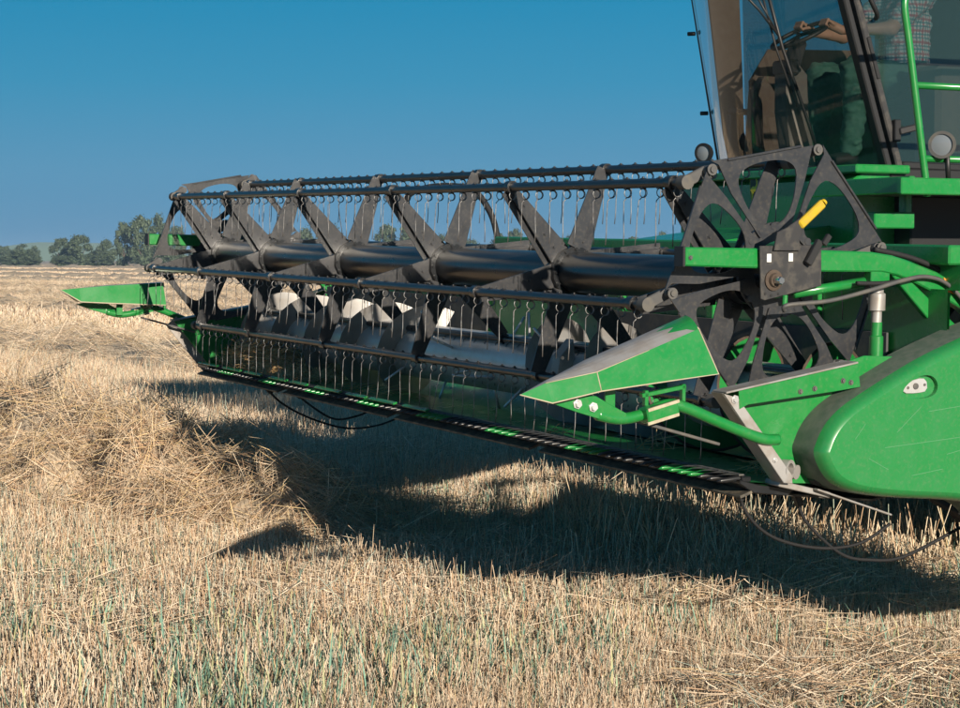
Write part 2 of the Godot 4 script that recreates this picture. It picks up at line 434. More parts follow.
func build_reel_arms(h: Node3D):
	var top := [[0.476, 0.142], [0.13, 0.139], [-0.21, 0.132], [-0.453, 0.126], [-0.56, 0.112], [-0.639, 0.092], [-0.802, 0.041], [-0.941, -0.023], [-1.15, -0.16]]
	var bot := [[-1.18, -0.27], [-0.944, -0.118], [-0.80, -0.050], [-0.668, 0.004], [-0.59, 0.028], [-0.508, 0.042], [-0.213, 0.044], [0.13, 0.058], [0.474, 0.067]]
	for side in [0, 1]:
		var m := func(w: float) -> float: return w if side == 0 else REEL_L - w
		var s := S()
		extrude(s, V2(top + bot), m.call(-0.215), m.call(-0.15), 0.006)
		var a := obj("reel_arm", s, M.green, h)
		s = S()
		box(s, P(0.477, 0.104, m.call(-0.18)), Vector3(0.006, 0.041, 0.034), Basis.IDENTITY, 0.002)
		obj("arm_end_cap", s, M.black, a)
		s = S()
		bolt(s, P(0.45, 0.10, m.call(-0.216)), Vector3(0, 0, -1 if side == 0 else 1), 0.007, 0.008)
		obj("arm_bolt", s, M.dull_grey, a)
		s = S()
		extrude(s, V2([[0.13, 0.149], [-0.177, 0.154], [-0.181, -0.014], [0.10, -0.072], [0.120, -0.066]]), m.call(-0.235), m.call(-0.226), 0.002)
		var br := obj("bearing_bracket", s, M.bracket, h)
		var ax := Vector3(0, 0, -1 if side == 0 else 1)
		s = S()
		lathe(s, P(0.062, 0.010, m.call(-0.235)), ax, [[0.043, 0], [0.043, 0.008], [0.030, 0.012], [0.026, 0.024], [0, 0.024]], 18)
		obj("bearing_ring", s, M.rust, br)
		s = S()
		lathe(s, P(0.062, 0.010, m.call(-0.262)), ax, [[0.017, 0], [0.017, 0.03], [0.014, 0.034], [0, 0.034]], 6)
		obj("axle_nut", s, M.chrome, br)
		for q in [[0.085, 0.10], [-0.022, 0.103]]:
			s = S()
			box(s, P(q[0], q[1], m.call(-0.2365)), Vector3(0.011, 0.017, 0.002), Basis.IDENTITY, 0.001)
			obj("white_sticker", s, M.white_dot, br)
		for q in [[0.10, -0.045], [0.07, -0.052], [0.035, -0.046]]:
			s = S()
			lathe(s, P(q[0], q[1], m.call(-0.2352)), ax, [[0.006, 0], [0.006, 0.002], [0, 0.002]], 8)
			obj("bolt_hole", s, M.black, br)
		# axle stub that carries the reel
		s = S()
		lathe(s, P(0.0, 0.0, m.call(-0.225)), -ax, [[0.03, 0], [0.03, 0.26]], 16)
		obj("axle_stub", s, M.black_steel, br)
		# locking lever with a yellow grip
		var mat_grip: Material = M.yellow if side == 0 else M.black
		s = S()
		extrude(s, V2([[0.07, 0.13], [0.055, 0.205], [0.005, 0.225], [-0.055, 0.262], [-0.085, 0.235], [-0.055, 0.18], [-0.06, 0.13]]), m.call(-0.250), m.call(-0.240), 0.002)
		var lv := obj("lock_lever", s, M.bracket, h)
		s = S()
		var g0 := P(-0.055, 0.232, m.call(-0.247)); var g1 := P(-0.172, 0.327, m.call(-0.247))
		bar(s, g0, g1, 0.019, 0.011, Vector3(0, 0, 1), 0.006)
		lathe(s, g1, (g1 - g0).normalized(), [[0.016, -0.002], [0.013, 0.010], [0, 0.014]], 10)
		obj("lever_grip", s, mat_grip, lv)
		s = S()
		bar(s, P(-0.095, 0.075, m.call(-0.252)), P(-0.155, 0.172, m.call(-0.252)), 0.016, 0.012, Vector3(0, 0, 1), 0.003)
		bar(s, P(-0.165, 0.155, m.call(-0.262)), P(-0.195, 0.195, m.call(-0.262)), 0.012, 0.010, Vector3(0, 0, 1), 0.003)
		obj("latch", s, M.black, lv)
		# stay, lift cylinder, struts and hoses
		s = S(true)
		tube(s, [P(-0.08, -0.048, m.call(-0.18)), P(-0.44, 0.0, m.call(-0.18))], 0.021, 10)
		obj("stay_tube", s, M.green, h)
		s = S()
		lathe(s, P(-0.504, -0.60, m.call(-0.19)), Vector3(0, 1, 0), [[0, 0], [0.030, 0], [0.030, 0.37], [0.024, 0.375], [0.024, 0.43], [0.0, 0.43]], 18)
		var cy := obj("lift_cylinder", s, M.green, h)
		s = S()
		lathe(s, P(-0.503, -0.175, m.call(-0.19)), Vector3(0, 1, 0), [[0, 0], [0.022, 0], [0.022, 0.05], [0.036, 0.055], [0.036, 0.125], [0.028, 0.13], [0.028, 0.165], [0, 0.165]], 18)
		obj("cylinder_head", s, M.worn_steel, cy)
		s = S()
		box(s, P(-0.505, 0.02, m.call(-0.185)), Vector3(0.05, 0.035, 0.025), Basis.IDENTITY, 0.004)
		obj("cylinder_clevis", s, M.green, cy)
		s = S()
		extrude(s, V2([[-0.56, 0.04], [-0.62, 0.045], [-0.93, -0.19], [-1.02, -0.30], [-0.96, -0.32], [-0.84, -0.222]]), m.call(-0.20), m.call(-0.165), 0.004)
		obj("arm_strut", s, M.green, h)
		s = S(true)
		tube(s, curve([P(0.02, -0.115, m.call(-0.26)), P(0.02, -0.09, m.call(-0.28)), P(-0.176, -0.074, m.call(-0.29)), P(-0.379, -0.034, m.call(-0.29)), P(-0.56, 0.007, m.call(-0.28)), P(-0.719, 0.022, m.call(-0.25)), P(-0.855, -0.02, m.call(-0.24)), P(-1.0, -0.16, m.call(-0.25))]), 0.0095, 7)
		obj("hydraulic_hose", s, M.dull_grey, h)
		s = S(true)
		tube(s, curve([P(-0.36, -0.004, m.call(-0.235)), P(-0.50, -0.004, m.call(-0.24)), P(-0.60, 0.008, m.call(-0.24)), P(-0.70, 0.020, m.call(-0.235)), P(-0.82, 0.0, m.call(-0.235)), P(-1.0, -0.13, m.call(-0.235))]), 0.010, 7)
		obj("hydraulic_hose", s, M.hose, h)
		s = S(true)
		tube(s, curve([P(-0.50, 0.136, m.call(-0.17)), P(-0.70, 0.10, m.call(-0.17)), P(-0.88, 0.035, m.call(-0.17)), P(-1.1, -0.09, m.call(-0.17))]), 0.012, 7)
		obj("hydraulic_hose", s, M.hose, h)
		s = S()
		lathe(s, P(0.02, -0.10, m.call(-0.26)), Vector3(0, 1, 0), [[0, 0], [0.012, 0], [0.012, 0.05], [0, 0.05]], 10)
		obj("hose_fitting", s, M.green, h)
		if side == 0:
			s = S()
			extrude(s, V2([[-0.835, 0.018], [-0.90, -0.012], [-0.925, -0.06], [-0.86, -0.045]]), -0.2185, -0.2165, 0.0)
			obj("warning_sticker", s, M.orange, a)

func loft(s: SurfaceTool, secs: Array, from: int, to: int):
	for i in secs.size() - 1:
		for k in range(from, to):
			quad(s, secs[i][k], secs[i][k + 1], secs[i + 1][k + 1], secs[i + 1][k])
func build_ends(h: Node3D):
	for side in [0, 1]:
		var far: bool = side == 1
		var du := -0.16 if far else 0.0
		var dv := 0.035 if far else 0.0
		var m := func(w: float) -> float: return w if not far else 6.46 - w
		var Q := func(u: float, v: float, w: float) -> Vector3: return P(u + du, v + dv, m.call(w))
		# crop divider: sheet metal nose. Section points: inner foot, ridge, outer shoulder, outer foot
		var tip: Vector3 = Q.call(1.345, -0.402, -0.46)
		var secs := [[tip, tip, tip, tip],
			[Q.call(1.20, -0.43, -0.36), Q.call(1.19, -0.357, -0.385), Q.call(1.235, -0.362, -0.455), Q.call(1.212, -0.436, -0.47)],
			[Q.call(1.00, -0.405, -0.28), Q.call(1.0, -0.287, -0.34), Q.call(1.022, -0.325, -0.468), Q.call(1.005, -0.397, -0.475)],
			[Q.call(0.72, -0.38, -0.22), Q.call(0.768, -0.205, -0.335), Q.call(0.79, -0.247, -0.462), Q.call(0.74, -0.370, -0.475)],
			[Q.call(0.46, -0.355, -0.18), Q.call(0.541, -0.124, -0.325), Q.call(0.562, -0.170, -0.455), Q.call(0.480, -0.345, -0.475)]]
		if far:
			tip = P(1.10, -0.251, 6.75)
			secs = [[tip, tip, tip, tip],
				[P(0.955, -0.335, 6.735), P(0.965, -0.240, 6.76), P(0.96, -0.255, 6.83), P(0.955, -0.335, 6.85)],
				[P(0.76, -0.345, 6.725), P(0.76, -0.224, 6.765), P(0.76, -0.245, 6.87), P(0.76, -0.345, 6.88)],
				[P(0.55, -0.354, 6.72), P(0.55, -0.214, 6.765), P(0.55, -0.235, 6.89), P(0.55, -0.354, 6.90)],
				[P(0.342, -0.362, 6.715), P(0.352, -0.205, 6.765), P(0.352, -0.225, 6.90), P(0.342, -0.362, 6.91)]]
		var s := S()
		loft(s, secs, 2, 3)
		loft(s, secs, 0, 1)
		# closed back and floor
		var e: Array = secs[4]
		quad(s, e[0], e[1], e[2], e[3])
		loft(s, secs.map(func(q): return [q[3], q[0]]), 0, 1)
		var dvd := obj("crop_divider", s, M.green, h)
		# the top is worn to bare metal except for a ragged patch at the back
		s = S()
		var up := func(i: float, t: float) -> Vector3:
			var a: int = mini(int(i), 3); var f := i - a
			return (secs[a][1] as Vector3).lerp(secs[a + 1][1], f).lerp((secs[a][2] as Vector3).lerp(secs[a + 1][2], f), t) + Vector3(0, sin(t * PI) * 0.012 * clampf(i * 0.5, 0.0, 1.0), 0)
		var rag := [3.35, 3.55, 3.30, 3.62, 3.45, 3.80, 3.92]
		var green_s := S()
		for k in 6:
			var t0 := k / 6.0; var t1 := (k + 1) / 6.0
			var marks := [0.0, 1.0, 1.6, 2.0, 2.5, 3.0]
			for j in 5: quad(s, up.call(marks[j], t0), up.call(marks[j], t1), up.call(marks[j + 1], t1), up.call(marks[j + 1], t0))
			quad(s, up.call(3.0, t0), up.call(3.0, t1), up.call(rag[k + 1], t1), up.call(rag[k], t0))
			quad(green_s, up.call(rag[k], t0), up.call(rag[k + 1], t1), up.call(4.0, t1), up.call(4.0, t0))
		obj("worn_top", s, M.worn_steel, dvd)
		obj("painted_patch", green_s, M.green, dvd)
		# pale rubbed edges
		s = S(true)
		tube(s, [secs[0][3], secs[1][3], secs[2][3], secs[3][3], secs[4][3], secs[4][2]], 0.0032, 5)
		tube(s, [secs[1][2], secs[2][2], secs[3][2]], 0.0022, 5)
		tube(s, [secs[2][2], secs[2][3]], 0.0028, 5)
		tube(s, [secs[4][2], secs[4][1]], 0.003, 5)
		obj("rubbed_edge", s, M.bare_primer, dvd)
		if far:
			s = S(true)
			tube(s, [secs[0][0], secs[1][0], secs[2][0], secs[3][0], secs[4][0], secs[4][1]], 0.005, 5)
			obj("rubbed_edge", s, M.bare_primer, dvd)
			du = -0.245; dv = 0.080
			Q = func(u: float, v: float, w: float) -> Vector3: return P(u - 0.245, v + 0.080, m.call(w))
		# support plate with two bolts, bent tube and clamp
		s = S()
		var sp := [[1.20, -0.437], [1.10, -0.415], [0.995, -0.42], [0.94, -0.45], [0.86, -0.49], [0.86, -0.515], [0.98, -0.508], [1.08, -0.478]]
		extrude(s, V2(sp.map(func(q): return [q[0] + du, q[1] + dv])), m.call(-0.42), m.call(-0.413), 0.002)
		var spp := obj("support_plate", s, M.green, h)
		for q in [[1.079, -0.447], [1.010, -0.461]]:
			s = S()
			bolt(s, Q.call(q[0], q[1], -0.421), Vector3(0, 0, 1 if far else -1), 0.013, 0.018)
			obj("plate_bolt", s, M.bright_steel, spp)
		s = S(true)
		tube(s, curve([Q.call(0.98, -0.492, -0.40), Q.call(0.88, -0.512, -0.40), Q.call(0.78, -0.500, -0.40), Q.call(0.68, -0.465, -0.41), Q.call(0.60, -0.475, -0.42), Q.call(0.42, -0.545, -0.42), Q.call(0.24, -0.610, -0.42), Q.call(0.155, -0.618, -0.42)]), 0.023, 10)
		obj("divider_tube", s, M.green, h)
		s = S()
		var ca: Vector3 = Q.call(0.785, -0.505, -0.42); var cb: Vector3 = Q.call(0.645, -0.472, -0.42)
		bar(s, ca, cb, 0.030, 0.034, Vector3(0, 0, 1), 0.005)
		var cl := obj("tube_clamp", s, M.green, h)
		s = S()
		for q in [-1.0, 1.0]: bar(s, ca + Vector3(0, 0.026 * q, -0.031), cb + Vector3(0, 0.026 * q, -0.031), 0.006, 0.005, Vector3(0, 0, 1), 0.0)
		obj("rubbed_edge", s, M.bare_primer, cl)
		s = S()
		box(s, Q.call(0.90, -0.44, -0.36), Vector3(0.022, 0.075, 0.006), Basis.IDENTITY, 0.002)
		obj("divider_post", s, M.green, h)
		s = S()
		bar(s, Q.call(0.76, -0.43, -0.36), Q.call(0.56, -0.40, -0.36), 0.008, 0.012, Vector3(0, 0, 1), 0.002)
		bar(s, Q.call(0.74, -0.47, -0.36), Q.call(0.74, -0.41, -0.36), 0.008, 0.012, Vector3(0, 0, 1), 0.002)
		bar(s, Q.call(0.57, -0.47, -0.36), Q.call(0.57, -0.39, -0.36), 0.008, 0.012, Vector3(0, 0, 1), 0.002)
		obj("adjuster_frame", s, M.green, h)
		s = S()
		bar(s, Q.call(0.76, -0.53, -0.30), Q.call(0.36, -0.64, -0.30), 0.006, 0.016, Vector3(0, 0, 1), 0.002)
		obj("deflector_rod", s, M.dull_grey, h)
		# end sheet with folded front and top flanges
		if far:
			du = -0.14; dv = -0.05
			Q = func(u: float, v: float, w: float) -> Vector3: return P(u - 0.14, v - 0.05, m.call(w))
		s = S()
		var sheet := [[0.405, -0.432], [0.10, -0.395], [-0.22, -0.330], [-0.34, -0.30], [-0.80, -0.32], [-0.82, -0.86], [0.05, -0.81], [0.115, -0.785]]
		extrude(s, V2(sheet.map(func(q): return [q[0] + du, q[1] + dv])), m.call(-0.325), m.call(-0.315), 0.002)
		var es := obj("end_sheet", s, M.green, h)
		s = S()
		var f0: Vector3 = Q.call(0.412, -0.430, -0.365); var f1: Vector3 = Q.call(0.112, -0.790, -0.365)
		if far: bar(s, f0, f1, 0.004, 0.05, Vector3(0, 0, 1).cross(f1 - f0).normalized(), 0.001)
		var lip0: Vector3 = Q.call(0.378, -0.440, -0.412); var lip1: Vector3 = Q.call(0.090, -0.785, -0.412)
		if not far:
			extrude(s, V2([[0.414, -0.428], [0.345, -0.447], [0.078, -0.765], [0.075, -0.80], [0.118, -0.795]]), -0.415, -0.407, 0.002)
			extrude(s, V2([[0.416, -0.428], [0.409, -0.428], [0.110, -0.795], [0.118, -0.795]]), -0.407, -0.326, 0.0)
		obj("front_flange", s, M.worn_steel, es)
		s = S()
		bolt(s, Q.call(0.362, -0.452, -0.416), Vector3(0, 0, 1 if far else -1), 0.012, 0.012)
		obj("flange_bolt", s, M.bright_steel, es)
		s = S()
		bolt(s, Q.call(0.165, -0.700, -0.416), Vector3(0, 0, 1 if far else -1), 0.008, 0.010)
		obj("flange_bolt", s, M.bright_steel, es)
		s = S()
		var t0: Vector3 = Q.call(0.405, -0.425, -0.370); var t1: Vector3 = Q.call(-0.235, -0.320, -0.370)
		bar(s, t0, t1, 0.004, 0.050, Vector3(0, 1, 0.0).cross(t1 - t0).normalized(), 0.002)
		obj("top_flange", s, M.worn_steel, es)
		s = S()
		extrude(s, V2([[0.345, -0.420], [-0.235, -0.325], [-0.25, -0.42], [-0.12, -0.435], [0.30, -0.475], [0.34, -0.492]].map(func(q): return [q[0] + du, q[1] + dv])), m.call(-0.418), m.call(-0.412), 0.002)
		var fw := obj("flange_web", s, M.green, es)
		for q in [[-0.02, -0.42], [0.05, -0.43], [-0.16, -0.392], [-0.20, -0.40]]:
			s = S()
			bolt(s, Q.call(q[0], q[1], -0.419), Vector3(0, 0, 1 if far else -1), 0.008, 0.008)
			obj("web_bolt", s, M.dull_grey, fw)
		# bright plates under the sheet and a runner along its foot
		s = S()
		bar(s, Q.call(0.115, -0.802, -0.33), Q.call(-0.14, -0.862, -0.33), 0.012, 0.05, Vector3(0, 0, 1), 0.003)
		bar(s, Q.call(-0.05, -0.83, -0.40), Q.call(-0.43, -0.955, -0.40), 0.004, 0.014, Vector3(0, 0, 1), 0.003)
		obj("runner", s, M.worn_steel, h)
		s = S()
		lathe(s, Q.call(0.075, -0.745, -0.40), Vector3(0.5, 0, 1), [[0.026, 0], [0.040, 0.0], [0.040, 0.035], [0.026, 0.035], [0.026, 0]], 18)
		lathe(s, Q.call(0.03, -0.76, -0.38), Vector3(0.5, 0.1, 1), [[0, 0], [0.03, 0], [0.03, 0.05], [0, 0.05]], 14)
		obj("knife_drive_joint", s, M.worn_steel, h)
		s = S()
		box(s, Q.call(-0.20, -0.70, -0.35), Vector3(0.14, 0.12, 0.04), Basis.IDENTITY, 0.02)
		obj("shadow_gap_block", s, M.black, h)  # black block set here to read as the shadow gap behind the shield
		# moulded shield over the drives, with a latch in a pocket
		var outline := [[-0.004, -0.640], [0.008, -0.668], [-0.004, -0.705], [-0.035, -0.755], [-0.078, -0.796], [-0.145, -0.826], [-0.229, -0.846], [-0.382, -0.868], [-0.695, -0.893], [-0.84, -0.92], [-0.95, -1.02], [-1.10, -1.22], [-1.30, -1.30], [-2.10, -1.28], [-2.30, -1.10], [-2.30, 0.10], [-2.15, 0.30], [-1.55, 0.30], [-1.30, 0.12], [-1.12, -0.06], [-1.0, -0.145], [-0.85, -0.187], [-0.674, -0.247], [-0.519, -0.303], [-0.382, -0.365], [-0.208, -0.452], [-0.12, -0.499], [-0.06, -0.548], [-0.022, -0.598]]  # rear part, out of view, is lengthened, dropped and raised to shade the ground
		if far: outline = outline.map(func(q): return [q[0], clampf(q[1], -0.90, -0.10 if q[0] < -1.05 else 1.0)])
		var face := chaikin(V2(outline.map(func(q): return [q[0] + du, q[1] + dv])), 2)
		var rings := []
		for r in [[-0.012, -0.285], [-0.012, -0.30], [-0.010, -0.42], [-0.006, -0.462], [0.000, -0.486], [0.008, -0.502], [0.018, -0.513], [0.030, -0.519]]:
			rings.append([inset(face, r[0]), r[1]])
		s = S(true)
		var band := S(true)
		for r in rings.size() - 1:
			var a: PackedVector2Array = rings[r][0]; var b: PackedVector2Array = rings[r + 1][0]
			for i in a.size():
				var j := (i + 1) % a.size()
				quad(band if r < 3 else s, P(a[i].x, a[i].y, m.call(rings[r][1])), P(a[j].x, a[j].y, m.call(rings[r][1])), P(b[j].x, b[j].y, m.call(rings[r + 1][1])), P(b[i].x, b[i].y, m.call(rings[r + 1][1])))
		var rim: PackedVector2Array = rings[-1][0]
		var pc := Vector2(-0.468 + du, -0.416 + dv)
		var pocket := chaikin(PackedVector2Array([pc + Vector2(0.085, -0.030), pc + Vector2(0.075, 0.0), pc + Vector2(0.01, 0.042), pc + Vector2(-0.07, 0.047), pc + Vector2(-0.105, 0.0), pc + Vector2(-0.075, -0.048), pc + Vector2(0.05, -0.052)]), 3)
		var sh := obj("end_shield", s, M.shield_green, h)
		s = S()
		holed(s, rim, pocket, pc, m.call(-0.519), m.call(-0.495), HB, false)
		obj("shield_face", s, M.shield_green, sh)
		obj("shield_rim", band, M.dusty_green, sh)
		for q in [[-0.30, -0.66, 0.42, 0.03], [-0.36, -0.60, 0.12, 0.10], [-0.22, -0.70, 0.10, -0.05], [-0.52, -0.52, 0.20, 0.02], [-0.62, -0.70, 0.26, 0.05], [-0.15, -0.62, 0.05, 0.06], [-0.44, -0.78, 0.16, 0.02]]:
			# pale scuffs where straw and stones have rubbed the plastic
			s = S()
			bar(s, P(q[0] + du, q[1] + dv, m.call(-0.5192)), P(q[0] - q[2] + du, q[1] + q[3] + dv, m.call(-0.5192)), 0.0011, 0.0006, Vector3(0, 0, 1))
			obj("scuff", s, M.scuff, sh)
		s = S()
		extrude(s, pocket, m.call(-0.497), m.call(-0.493), 0.0)
		obj("pocket_floor", s, M.shield_green, sh)
		s = S()
		extrude(s, chaikin(PackedVector2Array([pc + Vector2(0.070, -0.028), pc + Vector2(0.068, 0.006), pc + Vector2(0.0, 0.032), pc + Vector2(-0.05, 0.030), pc + Vector2(-0.058, -0.022), pc + Vector2(0.0, -0.030)]), 1), m.call(-0.504), m.call(-0.498), 0.0015)
		var lt := obj("latch_plate", s, M.bright_steel, sh)
		s = S()
		lathe(s, P(pc.x + 0.006, pc.y, m.call(-0.504)), Vector3(0, 0, 1 if far else -1), [[0.013, 0], [0.013, 0.004], [0, 0.005]], 14)
		for q in [-0.04, 0.045]: lathe(s, P(pc.x + q, pc.y - q * 0.12, m.call(-0.504)), Vector3(0, 0, 1 if far else -1), [[0.006, 0], [0.006, 0.003], [0, 0.003]], 8)
		obj("latch_screw", s, M.dull_grey, lt)
func helix_flight(s: SurfaceTool, wa: float, wb: float, hand: float, r0: float, r1: float, pitch := 0.60, ph := 0.0):
	var n := int(absf(wb - wa) / pitch * 28)
	var prev := []
	for i in n + 1:
		var w := lerpf(wa, wb, float(i) / n)
		var a := hand * TAU * w / pitch + ph
		var d := Vector3(cos(a), sin(a), 0)
		var cur := [Vector3(-0.45, -0.55 + HB, w) + d * r0, Vector3(-0.45, -0.55 + HB, w) + d * r1]
		if i > 0: quad(s, prev[0], prev[1], cur[1], cur[0])
		prev = cur
func build_trough(h: Node3D):
	var wa := -0.31; var wb := 6.76
	# floor, trough and back wall as one folded sheet
	var prof := [[0.20, -0.800], [0.05, -0.812], [-0.16, -0.815], [-0.28, -0.80]]
	for i in 9:
		var a := deg_to_rad(-55.0 - 100.0 * i / 8.0)
		prof.append([-0.45 + cos(a) * 0.31, -0.55 + sin(a) * 0.31])
	prof += [[-0.765, -0.60], [-0.775, -0.30], [-0.775, -0.03]]
	var s := S(true)
	for i in prof.size() - 1:
		quad(s, P(prof[i][0], prof[i][1], wa), P(prof[i][0], prof[i][1], wb), P(prof[i + 1][0], prof[i + 1][1], wb), P(prof[i + 1][0], prof[i + 1][1], wa))
		quad(s, P(prof[i][0] - 0.012, prof[i][1] - 0.012, wa), P(prof[i][0] - 0.012, prof[i][1] - 0.012, wb), P(prof[i + 1][0] - 0.012, prof[i + 1][1] - 0.012, wb), P(prof[i + 1][0] - 0.012, prof[i + 1][1] - 0.012, wa))
	obj("trough_sheet", s, M.green, h).rotation.y = SKEW
	s = S()
	box(s, P(-0.835, 0.115, 1.77), Vector3(0.05, 0.042, 2.08), Basis.IDENTITY, 0.008)
	box(s, P(-0.86, 0.02, 1.77), Vector3(0.012, 0.056, 2.08), Basis.IDENTITY, 0.0)
	obj("top_beam", s, M.green, h)
	s = S()
	box(s, P(-0.83, -0.78, (wa + wb) * 0.5), Vector3(0.06, 0.07, (wb - wa) * 0.5), Basis.IDENTITY, 0.008)
	obj("rear_beam", s, M.green, h)
	s = S()
	box(s, P(-0.99, -0.06, 3.2), Vector3(0.04, 0.04, 3.5), Basis.IDENTITY, 0.008)
	obj("wall_rail", s, M.green, h)
	for w in [0.6, 1.5, 2.4, 4.1, 5.0, 5.9]:
		s = S()
		box(s, P(-0.765 + SKEW * w, -0.17, w), Vector3(0.012, 0.13, 0.03), Basis.IDENTITY, 0.004)
		obj("wall_stiffener", s, M.green, h)
	# grey liner sheets on the back wall either side of the feed opening
	for q in [[0.05, 2.55], [4.05, 6.6]]:
		s = S()
		box(s, P(-0.757 + SKEW * (q[0] + q[1]) * 0.5 + 0.03, -0.33, (q[0] + q[1]) * 0.5), Vector3(0.006, 0.10, (q[1] - q[0]) * 0.5), Basis.IDENTITY, 0.002)
		obj("back_liner", s, M.dull_grey, h)
	# cutterbar: beam, underside skid sheets, guards, knife, green hold-downs
	s = S()
	extrude(s, V2([[0.245, -0.790], [0.245, -0.806], [0.18, -0.845], [0.02, -0.865], [-0.02, -0.84], [0.16, -0.812]]), wa, wb, 0.003)
	obj("cutterbar_beam", s, M.black_steel, h).rotation.y = SKEW
	s = S()
	extrude(s, V2([[0.16, -0.852], [-0.42, -0.912], [-0.60, -0.88], [-0.60, -0.870], [-0.42, -0.902], [0.16, -0.842]]), wa + 0.02, wb - 0.02, 0.001)
	obj("skid_sheet", s, M.under_steel, h).rotation.y = SKEW
	for q in [[-0.31, 1.45], [1.55, 3.2], [3.3, 5.0], [5.1, 6.76]]:
		s = S()
		bar(s, P(0.215, -0.850, q[0]), P(0.215, -0.850, q[1]), 0.030, 0.006, Vector3(0.35, 1, 0), 0.002)
		obj("skid_lip", s, M.under_steel, h).rotation.y = SKEW
	s = S()
	lathe(s, Vector3(0, 0, 0), Vector3(1, -0.10, 0), [[0.015, -0.05], [0.013, 0.0], [0.009, 0.06], [0.0, 0.085]], 6)
	box(s, Vector3(-0.045, -0.002, 0), Vector3(0.022, 0.012, 0.028), Basis.IDENTITY, 0.004)
	var guard := done(s)
	s = S()
	tri(s, Vector3(-0.02, 0, -0.036), Vector3(-0.02, 0, 0.036), Vector3(0.05, 0, 0.0))
	box(s, Vector3(-0.03, 0, 0), Vector3(0.012, 0.003, 0.036))
	var blade := done(s)
	for i in 88:
		var w := wa + 0.04 + i * 0.0762
		var g := obj("knife_guard", guard, M.green if (i % 11) in [3, 4, 5, 6] else M.black_steel, h, P(0.255 + SKEW * w, -0.788, w))
		obj("knife_section", blade, M.dull_grey, g, Vector3(0.002, 0.016, 0.022))
	var w2 := 2.65
	while w2 < 6.2:
		s = S()
		var ln := rng.randf_range(0.28, 0.42)
		box(s, P(0.285, -0.765, w2 + ln * 0.5), Vector3(0.014, 0.006, ln * 0.5), Basis(Vector3(0, 0, 1), -0.3), 0.004)
		obj("guard_cover", s, M.green, h).rotation.y = SKEW
		w2 += ln + rng.randf_range(0.05, 0.16)
	# auger
	s = S()
	lathe(s, P(-0.45, -0.55, wa + 0.02), Vector3(0, 0, 1), [[0, 0], [0.165, 0], [0.165, wb - wa - 0.04], [0, wb - wa - 0.04]], 36)
	var au := obj("auger_tube", s, M.bright_steel, h)
	s = S(true); helix_flight(s, 4.0, wb - 0.03, -1.0, 0.165, 0.285)
	obj("auger_flight", s, M.flight_steel, au)
	s = S(true); helix_flight(s, wa + 0.03, 1.5, 1.0, 0.165, 0.272, 0.60, 1.2)
	obj("auger_flight", s, M.green, au)
	s = S(true); helix_flight(s, wa + 0.03, 1.5, 1.0, 0.272, 0.286, 0.60, 1.2)
	obj("flight_rim", s, M.rust, au)
	s = S(true); helix_flight(s, 1.5, 2.6, 1.0, 0.165, 0.285, 0.60, 1.2)
	obj("auger_flight", s, M.flight_steel, au)
	for i in 14:
		s = S(true)
		var a := 0.9 + i * 2.3; var w := 2.35 + i * 0.135
		var d := Vector3(cos(a), sin(a) * 0.9, 0)
		var c0 := P(-0.45, -0.55, w)
		tube(s, [c0 + d * 0.15, c0 + d * 0.33], 0.008, 6)
		obj("auger_finger", s, M.bright_steel, au)
	s = S(true)
	for i in 4:
		tube(s, [P(-0.06 - 0.10 * i, -0.605 - 0.006 * i, 2.95), P(-0.20 - 0.10 * i, -0.618 - 0.006 * i, 2.90 + 0.02 * i)], 0.008, 6)
	obj("auger_finger", s, M.bright_steel, au)
	# stripper plates that show as a bright end at the near side of the auger
	s = S()
	extrude(s, V2([[-0.30, -0.36], [-0.22, -0.45], [-0.20, -0.58], [-0.24, -0.60], [-0.31, -0.46]]), 2.02, 2.10, 0.003)
	obj("stripper_plate", s, M.flight_steel, h)
	# cables and sprung feeler wires under the cutterbar
	for q in [[-0.15, [[0.172, -0.82], [0.105, -0.96], [-0.033, -1.064], [-0.264, -1.121], [-0.474, -1.113], [-0.632, -1.04]]], [-0.15, [[-0.13, -0.86], [-0.184, -0.997], [-0.369, -1.149], [-0.529, -1.189], [-0.717, -1.185], [-1.018, -1.08]]], [5.9, [[-0.069, -0.86], [-0.202, -1.001], [-0.424, -1.12], [-0.688, -1.199], [-0.918, -1.193], [-1.096, -1.143]]], [5.4, [[-0.076, -0.86], [-0.219, -0.981], [-0.4, -1.081], [-0.583, -1.06], [-0.671, -1.02]]]]:
		s = S(true)
		var w: float = q[0]
		tube(s, curve(q[1].map(func(p): return P(p[0], p[1], w)), 8), 0.0075, 6)
		var fe := obj("feeler_wire", s, M.hose, h)
		s = S()
		var p0: Array = q[1][0]; var p1: Array = q[1][1]
		bar(s, P(p0[0] + 0.01, p0[1] + 0.0, w), P(lerpf(p0[0], p1[0], 0.55), lerpf(p0[1], p1[1], 0.55), w), 0.016, 0.016, Vector3(0, 0, 1), 0.004)
		obj("wire_holder", s, M.black, fe)
	s = S(true)
	tube(s, curve([P(0.0 - 0.75, 0.10, 4.75), P(-0.70, 0.22, 4.8), P(-0.62, 0.40, 4.75), P(-0.75, 0.47, 4.62), P(-0.90, 0.45, 4.40), P(-0.98, 0.30, 4.28), P(-1.0, 0.10, 4.2)]), 0.020, 8)
	obj("hydraulic_hose", s, M.hose, h)
	# cut straw and chaff caught on the floor by the far end
	var mm := MultiMesh.new()
	mm.transform_format = MultiMesh.TRANSFORM_3D; mm.use_colors = true
	mm.mesh = lying_tuft(71, 16, 0.075, 0.0018)
	var n := 200
	mm.instance_count = n
